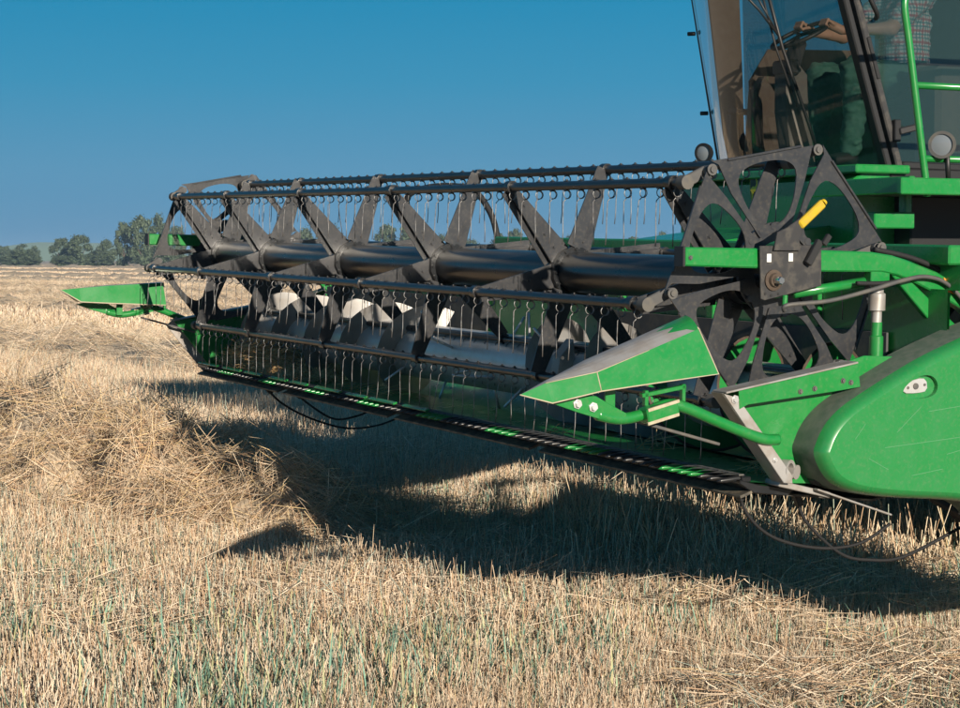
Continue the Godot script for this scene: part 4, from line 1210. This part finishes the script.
func pack(vs, ns, cs, ix) -> ArrayMesh:
	var a := []; a.resize(Mesh.ARRAY_MAX)
	a[Mesh.ARRAY_VERTEX] = vs; a[Mesh.ARRAY_NORMAL] = ns; a[Mesh.ARRAY_COLOR] = cs; a[Mesh.ARRAY_INDEX] = ix
	var m := ArrayMesh.new()
	m.add_surface_from_arrays(Mesh.PRIMITIVE_TRIANGLES, a)
	return m
func straw_color(r: RandomNumberGenerator) -> Color:
	var t := r.randf()
	var c := Color(0.69, 0.54, 0.385)
	if t < 0.34: c = Color(0.80, 0.66, 0.50)
	elif t < 0.47: c = Color(0.57, 0.38, 0.24)
	elif t < 0.56: c = Color(0.33, 0.235, 0.16)
	elif t < 0.65: c = Color(0.70, 0.52, 0.29)
	elif t < 0.69: c = Color(0.38, 0.43, 0.35)
	return c * r.randf_range(0.8, 1.15)
func standing_tuft(sd: int, count: int, radius: float, h: float, r: float, leaf := 0.0) -> ArrayMesh:
	var q := RandomNumberGenerator.new(); q.seed = sd
	var vs := PackedVector3Array(); var ns := PackedVector3Array(); var cs := PackedColorArray(); var ix := PackedInt32Array()
	for i in count:
		var b := Vector3(q.randfn(0, radius * 0.55), -0.03, q.randfn(0, radius * 0.55))
		var lean := Vector3(q.randfn(0, 0.20), 1.0, q.randfn(0, 0.20)).normalized()
		if q.randf() < 0.22: lean = Vector3(q.randfn(0, 0.8), 0.7, q.randfn(0, 0.8)).normalized()
		stalk(vs, ns, cs, ix, b, b + lean * (h * q.randf_range(0.55, 1.12) + 0.03), r * q.randf_range(0.8, 1.25), straw_color(q))
		if q.randf() < leaf:
			var d := Vector3(q.randfn(0, 1), 0, q.randfn(0, 1)).normalized()
			var l := h * q.randf_range(0.5, 1.0)
			blade_of(vs, ns, cs, ix, [b, b + Vector3(0, l * 0.6, 0) + d * l * 0.15, b + Vector3(0, l * 0.75, 0) + d * l * 0.5, b + Vector3(0, l * 0.5, 0) + d * l * 0.85], d.cross(Vector3.UP), r * 1.4, straw_color(q) * 0.9)
	return pack(vs, ns, cs, ix)
func green_tuft(sd: int, count: int, radius: float, h: float) -> ArrayMesh:
	var q := RandomNumberGenerator.new(); q.seed = sd
	var vs := PackedVector3Array(); var ns := PackedVector3Array(); var cs := PackedColorArray(); var ix := PackedInt32Array()
	for i in count:
		var b := Vector3(q.randfn(0, radius * 0.5), -0.02, q.randfn(0, radius * 0.5))
		var d := Vector3(q.randfn(0, 1), 0, q.randfn(0, 1)).normalized()
		var l := h * q.randf_range(0.5, 1.15); var bend := q.randf_range(0.05, 0.5)
		var c := Color(0.13, 0.23, 0.17) if q.randf() < 0.6 else Color(0.22, 0.28, 0.17)
		if q.randf() < 0.25: c = Color(0.34, 0.33, 0.18)
		blade_of(vs, ns, cs, ix, [b, b + Vector3(0, l * 0.45, 0) + d * l * bend * 0.2, b + Vector3(0, l * 0.8, 0) + d * l * bend * 0.55, b + Vector3(0, l, 0) + d * l * bend], d.cross(Vector3.UP), q.randf_range(0.0024, 0.0048), c * q.randf_range(0.8, 1.2))
	return pack(vs, ns, cs, ix)
func lying_tuft(sd: int, count: int, spread: float, r: float) -> ArrayMesh:
	var q := RandomNumberGenerator.new(); q.seed = sd
	var vs := PackedVector3Array(); var ns := PackedVector3Array(); var cs := PackedColorArray(); var ix := PackedInt32Array()
	for i in count:
		var c := Vector3(q.randfn(0, spread * 0.6), q.randf_range(-0.01, 0.03) * spread * 8.0, q.randfn(0, spread * 0.6))
		var a := q.randf() * TAU
		var d := Vector3(cos(a), q.randfn(0, 0.22), sin(a)).normalized() * spread * q.randf_range(0.45, 1.5)
		var k := Vector3(q.randfn(0, 0.1), q.randfn(0, 0.1), q.randfn(0, 0.1)) * spread
		var col := straw_color(q)
		stalk(vs, ns, cs, ix, c - d, c + k, r * q.randf_range(0.7, 1.3), col, 1.0)
		stalk(vs, ns, cs, ix, c + k, c + d, r * q.randf_range(0.7, 1.3), col, 0.8)
	return pack(vs, ns, cs, ix)
func scatter(called: String, label: String, category: String, meshes: Array, spots: Array, mat: Material):
	# spots: [Transform3D, Color]; one MultiMesh for each mesh variant under one node
	var root := Node3D.new()
	root.name = called
	stuff(root, label, category)
	add_child(root, true)
	for v in meshes.size():
		var mine := []
		for i in range(v, spots.size(), meshes.size()): mine.append(spots[i])
		var mm := MultiMesh.new()
		mm.transform_format = MultiMesh.TRANSFORM_3D; mm.use_colors = true; mm.mesh = meshes[v]
		mm.instance_count = mine.size()
		for i in mine.size():
			mm.set_instance_transform(i, mine[i][0]); mm.set_instance_color(i, mine[i][1])
		var mi := MultiMeshInstance3D.new()
		mi.name = called + "_clumps"; mi.multimesh = mm; mi.material_override = mat
		mi.set_meta("kind", "stuff")
		root.add_child(mi, true)
func build_field():
	gn.seed = 5; gn.frequency = 0.35; gn.fractal_octaves = 3
	pn.seed = 9; pn.frequency = 0.25; pn.fractal_octaves = 3
	# ground sheet
	var s := S(true)
	var zs := []; var z := -2.0
	while z > -3500.0:
		zs.append(z); z -= maxf(0.35, -z * 0.045)
	zs.push_front(20.0)
	var xs := []
	for i in 61:
		var t := (i - 30) / 30.0
		xs.append(sign(t) * (absf(t) * 8.0 + pow(absf(t), 4.0) * 2200.0))
	for j in zs.size() - 1:
		for i in 60:
			var c := []
			for q in [[i, j], [i + 1, j], [i + 1, j + 1], [i, j + 1]]:
				c.append(Vector3(xs[q[0]], ground_y(xs[q[0]], zs[q[1]]), zs[q[1]]))
			quad(s, c[0], c[1], c[2], c[3])
	var gm := StandardMaterial3D.new()
	gm.albedo_texture = noise_tex(77, 0.03, [[0.0, lin(0.20, 0.15, 0.10)], [0.4, lin(0.36, 0.28, 0.20)], [0.6, lin(0.50, 0.40, 0.29)], [1.0, lin(0.60, 0.50, 0.37)]], 1024, 6)
	gm.uv1_triplanar = true; gm.uv1_world_triplanar = true; gm.uv1_scale = Vector3.ONE * 0.45
	gm.detail_enabled = true; gm.detail_blend_mode = BaseMaterial3D.BLEND_MODE_MUL
	gm.detail_albedo = noise_tex(78, 0.01, [[0.0, Color(0.78, 0.80, 0.80)], [0.5, Color(0.95, 0.93, 0.9)], [1.0, Color(1, 1, 1)]], 512, 5)
	gm.roughness = 0.95
	var g := obj("ground", s, gm)
	structure(g, "harvested grain field of pale stubble and bare soil")
	# stubble
	var spots := []; var far_spots := []; var green := []; var litter := []
	var q := RandomNumberGenerator.new(); q.seed = 31
	var place := func(x: float, zz: float, sc: float, tilt: float, lift: float) -> Transform3D:
		var b := Basis.from_euler(Vector3(q.randfn(0, tilt), q.randf() * TAU, q.randfn(0, tilt))).scaled(Vector3(sc, sc * q.randf_range(0.8, 1.15), sc))
		return Transform3D(b, Vector3(x, ground_y(x, zz) + lift, zz))
	# drilled rows, 0.125 m apart, along the windrows
	var along := Vector2(0.58, 0.81)
	var zz := -7.2
	for i in 19000:
		var d := sqrt(q.randf_range(6.6 * 6.6, 17.0 * 17.0)); var x := q.randf_range(-0.36, 0.38) * d
		var p := Vector2(x, -d)
		var off := p.dot(ROW_N)
		p += ROW_N * (roundf(off / 0.125) * 0.125 + q.randfn(0, 0.022) - off)
		if heap(p.x, p.y) > 0.05: continue
		var patch := pn.get_noise_2d(p.x, p.y)
		var short := clampf((10.0 - d) * 0.5 + (p.x - 0.2) * 0.5, 0.0, 1.0)
		var t := q.randf_range(0.82, 1.12)
		var tint := Color(t, t * (1.0 + 0.04 * patch), t * (1.0 + 0.10 * patch))
		spots.append([place.call(p.x, p.y, lerpf(1.0, 0.62, short) * q.randf_range(0.8, 1.15), 0.10, 0.0), tint])
	for i in 420:
		# taller uncut tufts behind the near end of the header
		var p := Vector2(q.randf_range(0.6, 3.6), -q.randf_range(11.2, 13.6))
		var t := q.randf_range(0.9, 1.15)
		spots.append([place.call(p.x, p.y, q.randf_range(1.1, 1.9), 0.16, 0.0), Color(t, t, t * 0.95)])
	for i in 30000:
		var d := sqrt(q.randf_range(17.0 * 17.0, 48.0 * 48.0)); var x := q.randf_range(-0.33, 0.33) * d
		var p := Vector2(x, -d)
		var off := p.dot(ROW_N)
		p += ROW_N * (roundf(off / 0.25) * 0.25 + q.randfn(0, 0.04) - off)
		if heap(p.x, p.y) > 0.05: continue
		var t := q.randf_range(0.85, 1.15)
		spots.append([place.call(p.x, p.y, 1.15, 0.1, 0.0), Color(t, t, t)])
	for i in 34000:
		var d := sqrt(q.randf_range(48.0 * 48.0, 170.0 * 170.0)); var x := q.randf_range(-0.30, 0.30) * d
		var t := q.randf_range(0.85, 1.15)
		far_spots.append([place.call(x, -d, 1.0, 0.1, 0.0), Color(t, t, t)])
	for i in 22000:
		var d := sqrt(q.randf_range(165.0 * 165.0, 430.0 * 430.0)); var x := q.randf_range(-0.28, 0.28) * d
		var t := q.randf_range(0.9, 1.12)
		var tr: Transform3D = place.call(x, -d, 1.0, 0.0, 0.0)
		tr.basis = tr.basis.scaled(Vector3(3.2, 1.3, 3.2))
		far_spots.append([tr, Color(t, t, t)])
	scatter("stubble", "pale cut grain stubble standing across the field", "stubble", [standing_tuft(101, 18, 0.14, 0.19, 0.0021, 0.45), standing_tuft(102, 15, 0.14, 0.16, 0.0022, 0.4), standing_tuft(103, 19, 0.16, 0.21, 0.0020, 0.5), standing_tuft(104, 14, 0.12, 0.14, 0.0021, 0.5), standing_tuft(105, 11, 0.16, 0.24, 0.0020, 0.6), standing_tuft(106, 16, 0.13, 0.12, 0.0021, 0.4)], spots, M.straw)
	scatter("distant_stubble", "pale stubble far out on the field before the trees", "stubble", [standing_tuft(111, 26, 0.75, 0.20, 0.012), standing_tuft(112, 26, 0.75, 0.18, 0.014)], far_spots, M.straw)
	# green regrowth
	for i in 9000:
		var d := sqrt(q.randf_range(6.6 * 6.6, 15.0 * 15.0)); var x := q.randf_range(-0.36, 0.38) * d
		var patch := pn.get_noise_2d(x * 1.3 + 50.0, -d * 1.3)
		var left := clampf((-x + 0.5) / 2.0, 0.0, 1.0) * clampf((11.5 - d) / 2.0, 0.0, 1.0)
		var under := clampf((d - 10.2) / 1.0, 0.0, 1.0) * clampf((x + 1.4) / 1.0, 0.0, 1.0) * 0.7
		if q.randf() > clampf(left * 0.45 + under + patch * 1.9 + 0.12, 0.06, 1.0): continue
		if heap(x, -d) > 0.12: continue
		var t := q.randf_range(0.8, 1.3)
		green.append([place.call(x, -d, q.randf_range(0.75, 1.25) + 0.35 * left, 0.12, 0.0), Color(t, t, t)])
	scatter("grass_regrowth", "blue-green young grass and weeds growing among the stubble", "grass", [green_tuft(121, 10, 0.10, 0.17), green_tuft(122, 8, 0.09, 0.21), green_tuft(123, 12, 0.11, 0.13)], green, M.leaf)
	# fallen straw
	for i in 12000:
		var d := sqrt(q.randf_range(6.6 * 6.6, 19.0 * 19.0)); var x := q.randf_range(-0.36, 0.38) * d
		var patch := pn.get_noise_2d(x * 1.1 - 70.0, -d * 1.1)
		var near_heap := 1.0 if heap(x, -d + 0.7) > 0.02 or heap(x - 0.8, -d) > 0.02 or heap(x - 0.6, -d - 0.6) > 0.02 else 0.0
		var near := clampf((10.3 - d) / 1.5, 0.0, 1.0) * clampf(x + 1.0, 0.2, 1.0)
		if q.randf() > clampf(0.28 + patch * 1.2 + near_heap * 0.7 + near * 0.05, 0.0, 1.0): continue
		var t := q.randf_range(0.85, 1.15)
		litter.append([place.call(x, -d, q.randf_range(0.7, 1.3), 0.16, q.randf_range(0.02, 0.14)), Color(t, t, t)])
	scatter("fallen_straw", "loose cut straw lying between the stubble", "straw", [lying_tuft(131, 12, 0.12, 0.0018), lying_tuft(132, 9, 0.16, 0.0018), lying_tuft(133, 15, 0.08, 0.0016)], litter, M.straw)
	build_heap(q)
	build_rows(q)
func build_heap(q: RandomNumberGenerator):
	# the loose row of straw in front of the header: a core mound covered by thousands of stalks
	var t := thing("straw_windrow", "loose heap of tangled straw on the stubble in front of the raised header", "straw heap", Vector3(-4.0, 0, -17.0))
	var s := S(true)
	var st := 0.16
	for j in 90:
		for i in 72:
			var x := -10.5 + i * st; var z := -26.0 + j * st
			var hs := [heap(x, z), heap(x + st, z), heap(x + st, z + st), heap(x, z + st)]
			if hs.max() < 0.02: continue
			var c := []
			for k in 4:
				var xx: float = x + (st if k in [1, 2] else 0.0); var zz: float = z + (st if k in [2, 3] else 0.0)
				c.append(Vector3(xx + 4.0, ground_y(xx, zz) + hs[k] * 0.88 - 0.02, zz + 17.0))
			quad(s, c[0], c[1], c[2], c[3])
	obj("mound", s, M.heap_core, t)
	var spots := []
	for i in 14000:
		var x := q.randf_range(-9.5, 0.3); var z := q.randf_range(-24.5, -11.8)
		var hh := heap(x, z)
		if hh < 0.03: continue
		var e := 0.1
		var n := Vector3(heap(x - e, z) - heap(x + e, z), 2 * e * 1.2, heap(x, z - e) - heap(x, z + e)).normalized()
		var yaw := q.randf() * TAU
		var xax := Vector3(cos(yaw), 0, sin(yaw)); xax = (xax - n * xax.dot(n)).normalized()
		var b := Basis(xax, n, xax.cross(n)).rotated(xax, q.randfn(0, 0.34)).scaled(Vector3.ONE * q.randf_range(0.75, 1.25))
		var tt := q.randf_range(0.8, 1.15)
		spots.append([Transform3D(b, Vector3(x + 4.0, ground_y(x, z) + hh * q.randf_range(0.86, 1.04) + (q.randf() * 0.06 if q.randf() < 0.1 else 0.0), z + 17.0)), Color(tt, tt * 0.99, tt * 0.96)])
	var meshes := [lying_tuft(141, 15, 0.15, 0.0020), lying_tuft(142, 12, 0.20, 0.0019), lying_tuft(143, 18, 0.12, 0.0018)]
	for v in 3:
		var mm := MultiMesh.new()
		mm.transform_format = MultiMesh.TRANSFORM_3D; mm.use_colors = true; mm.mesh = meshes[v]
		var mine := []
		for i in range(v, spots.size(), 3): mine.append(spots[i])
		mm.instance_count = mine.size()
		for i in mine.size():
			mm.set_instance_transform(i, mine[i][0]); mm.set_instance_color(i, mine[i][1])
		var mi := MultiMeshInstance3D.new()
		mi.name = "loose_stalks"; mi.multimesh = mm; mi.material_override = M.straw; mi.set_meta("kind", "stuff")
		t.add_child(mi, true)
func build_rows(q: RandomNumberGenerator):
	var says := ["windrow of straw on the open stubble beyond the far crop divider", "second windrow of straw beyond the header, out on the stubble", "third windrow of straw beyond the header", "fourth windrow of straw beyond the header", "fifth windrow of straw beyond the header", "sixth windrow of straw beyond the header", "seventh windrow of straw, a thin line before the far field", "eighth windrow of straw, well before the trees", "last windrow of straw before the trees"]
	var along := Vector2(0.58, 0.81)
	var meshes := [lying_tuft(151, 30, 0.20, 0.0022), lying_tuft(152, 28, 0.26, 0.0022)]
	for r in ROWS.size():
		var t := thing("straw_windrow", says[r], "windrow", Vector3.ZERO, Basis.IDENTITY, "windrows across the field")
		var dist: float = ROWS[r][0]; var hw: float = ROWS[r][2]
		# the part of the row inside the view: walk along it
		var s := S(true)
		var prev := []
		var spots := []
		var tt := -40.0 - dist * 2.2
		var cross := 9
		var stp := 0.25 + dist * 0.006
		while tt < 60.0:
			var c := ROW_N * dist + along * tt
			tt += stp
			if c.y > -14.0 or c.x < c.y * 0.30 - 1.0 * 0 - 2.0 and c.x < -absf(c.y) * 0.30: prev = []; continue
			if c.x > absf(c.y) * 0.30: prev = []; continue
			var cur := []
			for k in cross:
				var p := c + ROW_N * (k / float(cross - 1) - 0.5) * 2.9 * hw
				cur.append(Vector3(p.x, ground_y(p.x, p.y) + row_height(r, p.x, p.y) - 0.03, p.y))
			if prev.size():
				for k in cross - 1: quad(s, prev[k], prev[k + 1], cur[k + 1], cur[k])
			prev = cur
			if dist < 50.0:
				for k in 7 if dist < 20.0 else 5:
					var p := c + ROW_N * q.randf_range(-1.0, 1.0) * hw * 1.15 + along * q.randf_range(-0.5, 0.5) * stp
					var hh := row_height(r, p.x, p.y)
					if hh < 0.04: continue
					var bb := Basis.from_euler(Vector3(q.randfn(0, 0.4), q.randf() * TAU, q.randfn(0, 0.4))).scaled(Vector3.ONE * (1.0 + dist * 0.012))
					var sh := q.randf_range(0.75, 1.15)
					spots.append([Transform3D(bb, Vector3(p.x, ground_y(p.x, p.y) + hh, p.y)), Color(sh, sh, sh)])
		obj("mound", s, M.heap_core, t)
		if spots.size():
			for v in 2:
				var mm := MultiMesh.new()
				mm.transform_format = MultiMesh.TRANSFORM_3D; mm.use_colors = true; mm.mesh = meshes[v]
				var mine := []
				for i in range(v, spots.size(), 2): mine.append(spots[i])
				mm.instance_count = mine.size()
				for i in mine.size():
					mm.set_instance_transform(i, mine[i][0]); mm.set_instance_color(i, mine[i][1])
				var mi := MultiMeshInstance3D.new()
				mi.name = "loose_stalks"; mi.multimesh = mm; mi.material_override = M.straw; mi.set_meta("kind", "stuff")
				t.add_child(mi, true)

# ---------------------------------------------------------------- trees and hill
func crown_mesh(sd: int, n: int) -> ArrayMesh:
	# unit crown (radius about 1, height about 2, foot at y = 0): leaf faces on overlapping clumps
	var q := RandomNumberGenerator.new(); q.seed = sd
	var vs := PackedVector3Array(); var ns := PackedVector3Array(); var cs := PackedColorArray(); var ix := PackedInt32Array()
	var lobes := []
	for i in 32:
		var y := q.randf_range(0.2, 1.9); var rr := 0.78 * sin(clampf(y / 2.0, 0.05, 0.95) * PI) + 0.1
		var a := q.randf() * TAU
		lobes.append([Vector3(cos(a) * rr * q.randf_range(0.3, 0.9), y, sin(a) * rr * q.randf_range(0.3, 0.9)), q.randf_range(0.12, 0.30)])
	for i in n:
		var l: Array = lobes[q.randi() % lobes.size()]
		var d := Vector3(q.randfn(0, 1), q.randfn(0, 1), q.randfn(0, 1)).normalized()
		var p: Vector3 = l[0] + d * l[1] * pow(q.randf(), 0.45) * (1.0 if q.randf() < 0.72 else 1.55) * Vector3(1, 0.85, 1)
		var x := d.cross(Vector3(q.randfn(0, 1), q.randfn(0, 1), q.randfn(0, 1))).normalized()
		var nn := (d + Vector3(q.randfn(0, 0.5), q.randfn(0, 0.5), q.randfn(0, 0.5))).normalized()
		x = (x - nn * x.dot(nn)).normalized()
		var y := nn.cross(x)
		var sz := q.randf_range(0.025, 0.055)
		var o := vs.size()
		var c := Color(0.060, 0.082, 0.044) * q.randf_range(0.7, 1.4)
		for k in [[-1, -0.6], [0.2, -1], [1, 0.3], [-0.3, 1]]:
			vs.append(p + (x * k[0] + y * k[1]) * sz); ns.append(nn); cs.append(c)
		ix.append_array([o, o + 2, o + 1, o, o + 3, o + 2])
	return pack(vs, ns, cs, ix)
func build_far():
	var crowns := []
	for i in 5: crowns.append(crown_mesh(200 + i, 6500))
	var ts := S()
	tube(ts, [Vector3(0, -0.02, 0), Vector3(0.01, 0.35, 0.01), Vector3(0.0, 0.75, -0.01), Vector3(0.03, 1.1, 0.02)], 0.05, 7, true, [0.065, 0.045, 0.03, 0.012])
	for a in [0.4, 2.3, 4.4]:
		tube(ts, [Vector3(0, 0.45, 0), Vector3(cos(a) * 0.25, 0.8, sin(a) * 0.25), Vector3(cos(a) * 0.45, 1.15, sin(a) * 0.45)], 0.02, 5, true, [0.03, 0.02, 0.007])
	var trunk := done(ts)
	var bark := plain("bark", lin(0.10, 0.075, 0.055), 0.9)
	var q := RandomNumberGenerator.new(); q.seed = 8
	# px of the middle, px half width, px of the top, distance, label
	var list := [[4, 12, 246, 520, "low hedge tree at the end of the tree line"], [22, 12, 245, 520, "low rounded tree in the hedge before the bare hill"], [34, 9, 247, 500, "small tree at the foot of the pale hill"],
		[62, 13, 238, 430, "round tree beside the pale hill"], [80, 16, 235, 420, "broad round tree beside the round one by the hill"], [106, 11, 240, 440, "small tree between the broad round tree and the tall clump"],
		[124, 12, 222, 400, "tall tree at the edge of the tall clump"], [142, 16, 216, 395, "tallest tree of the clump behind the reel end"], [160, 14, 217, 400, "tall tree just behind the reel end plate"], [178, 12, 226, 410, "mid-height tree seen between the reel arms by the end plate"],
		[200, 14, 232, 420, "tree seen through the far reel panel"], [226, 14, 236, 430, "tree behind the far reel spider"], [252, 13, 238, 430, "tree seen low behind the reel tube"], [280, 14, 236, 440, "tree behind the second reel spider"],
		[305, 14, 229, 420, "tree seen under the black hose loop"], [330, 16, 226, 415, "full tree seen inside the black hose loop"], [360, 14, 234, 420, "tree between the hose loop and the next reel spider"], [388, 14, 225, 410, "tall tree seen between two reel spiders"], [412, 18, 221, 405, "broadest tree seen between two reel spiders"], [440, 12, 236, 430, "tree behind the middle reel spider"],
		[470, 14, 240, 450, "low tree left over the top beam"], [498, 12, 233, 440, "bushy tree over the header's top beam"], [515, 11, 229, 430, "pointed tree over the header's top beam"], [540, 13, 240, 450, "low tree beside the pointed one over the beam"], [575, 14, 235, 450, "low spreading tree over the header's beam"], [600, 12, 241, 450, "tree behind the near reel spider"], [632, 14, 237, 460, "low tree seen under the near reel bar"], [662, 13, 234, 450, "tree by the near end of the reel"], [690, 12, 241, 455, "tree half hidden by the near end plate"]]
	for a in list:
		var d: float = a[3]
		var x: float = (a[0] - 480.0) / 2000.0 * d
		var hgt: float = (258.0 - a[2]) / 2000.0 * d + EYE
		var wid: float = a[1] / 2000.0 * d * 1.12
		var t := thing("tree", a[4], "tree", Vector3(x, 0, -d), Basis.IDENTITY, "trees along the field's edge")
		var tr := obj("trunk", trunk, bark, t)
		tr.scale = Vector3(hgt * 0.5, hgt * 0.5, hgt * 0.5)
		var c := obj("crown", crowns[q.randi() % 5], M.leaf, t)
		c.scale = Vector3(wid, hgt * 0.53, wid); c.rotation.y = q.randf() * TAU
		c.position.y = -hgt * 0.04
	# understorey that closes the tree line
	var n := 0
	for i in 46:
		var d := q.randf_range(380, 470)
		var x := (q.randf_range(0, 1) * 720.0 - 15.0 - 480.0) / 2000.0 * d
		var t := thing("hedge_shrub", "dark shrub filling the foot of the tree line", "shrub", Vector3(x, 0, -d), Basis.IDENTITY, "shrubs under the tree line")
		var c := obj("foliage", crowns[i % 5], M.leaf, t)
		var w := q.randf_range(2.2, 3.6)
		c.scale = Vector3(w, q.randf_range(1.2, 2.1), w); c.rotation.y = q.randf() * TAU; c.position.y = -0.3
	# low hill beyond
	var s := S(true)
	var hn := FastNoiseLite.new(); hn.seed = 3; hn.frequency = 0.002
	var cols := 60
	for i in cols:
		for j in 10:
			var c := []
			for k in [[i, j], [i + 1, j], [i + 1, j + 1], [i, j + 1]]:
				var xx: float = -1400.0 + k[0] * 42.0; var t: float = k[1] / 10.0
				var hh := 14.0 * exp(-pow((xx + 290.0) / 70.0, 2.0)) + 1.0 * (hn.get_noise_1d(xx) + 0.6)
				c.append(Vector3(xx, hh * sin(t * PI) - 0.5, -1250.0 - t * 300.0))
			quad(s, c[0], c[1], c[2], c[3])
	var hill := obj("hill", s, plain("pasture", lin(0.22, 0.30, 0.17), 0.95))
	structure(hill, "low pale green hill beyond the trees")

# ---------------------------------------------------------------- scene
func _ready():
	rng.seed = 12
	var cam := Camera3D.new()
	cam.name = "camera"
	cam.position = Vector3(0, EYE, 0)
	cam.rotation = Vector3(-atan(96.0 / 2000.0), 0, 0)
	cam.fov = rad_to_deg(2.0 * atan(354.0 / 2000.0))
	cam.near = 0.1; cam.far = 6000.0
	add_child(cam)
	cam.current = true
	var env := Environment.new()
	env.background_mode = Environment.BG_SKY
	# clear blue air: hazier towards the horizon, deepening steadily to the zenith
	var sm := PanoramaSkyMaterial.new()
	var im := Image.create(64, 1024, false, Image.FORMAT_RGBF)
	var air := [[-90.0, Vector3(0.12, 0.09, 0.055)], [-2.0, Vector3(0.17, 0.14, 0.10)], [-0.3, Vector3(0.083, 0.185, 0.300)], [0.0, Vector3(0.076, 0.184, 0.302)], [2.5, Vector3(0.066, 0.200, 0.322)], [5.0, Vector3(0.030, 0.190, 0.322)], [8.0, Vector3(0.008, 0.168, 0.308)], [18.0, Vector3(0.014, 0.110, 0.215)], [40.0, Vector3(0.018, 0.066, 0.135)], [90.0, Vector3(0.018, 0.047, 0.100)]]
	for y in 1024:
		var e := 90.0 - 180.0 * (y + 0.5) / 1024.0
		var c := Vector3.ZERO
		for i in air.size() - 1:
			if e >= air[i][0] and e <= air[i + 1][0]: c = (air[i][1] as Vector3).lerp(air[i + 1][1], (e - air[i][0]) / (air[i + 1][0] - air[i][0]))
		im.fill_rect(Rect2i(0, y, 64, 1), Color(c.x, c.y, c.z))
	sm.panorama = ImageTexture.create_from_image(im)
	var sky := Sky.new(); sky.sky_material = sm
	env.sky = sky
	env.tonemap_mode = Environment.TONE_MAPPER_LINEAR
	env.tonemap_exposure = 1.5
	env.sdfgi_enabled = true; env.ssao_enabled = true; env.ssil_enabled = true
	env.fog_enabled = true; env.fog_density = 0.0003; env.fog_light_color = Color(0.62, 0.74, 0.86)
	var we := WorldEnvironment.new(); we.name = "world_environment"; we.environment = env
	add_child(we)
	var sun := DirectionalLight3D.new()
	sun.name = "sun"
	sun.light_color = Color(1.0, 0.95, 0.875); sun.light_energy = 1.6; sun.light_angular_distance = 0.53; sun.shadow_enabled = true
	add_child(sun)
	var el := deg_to_rad(SUN_EL)
	sun.look_at_from_position(Vector3.ZERO, Vector3(SUN_AZ, 0, -1).normalized() * cos(el) + Vector3(0, -sin(el), 0), Vector3.UP)
	make_materials()
	var hc := StandardMaterial3D.new()
	hc.albedo_texture = noise_tex(91, 0.06, [[0.0, lin(0.16, 0.12, 0.08)], [0.40, lin(0.36, 0.28, 0.19)], [0.6, lin(0.54, 0.43, 0.31)], [1.0, lin(0.66, 0.55, 0.41)]], 512, 5)
	hc.uv1_triplanar = true; hc.uv1_world_triplanar = true; hc.uv1_scale = Vector3.ONE * 0.8; hc.roughness = 0.95
	M.heap_core = hc
	build_field()
	build_far()
	build_combine()
	build_header()
	build_person()
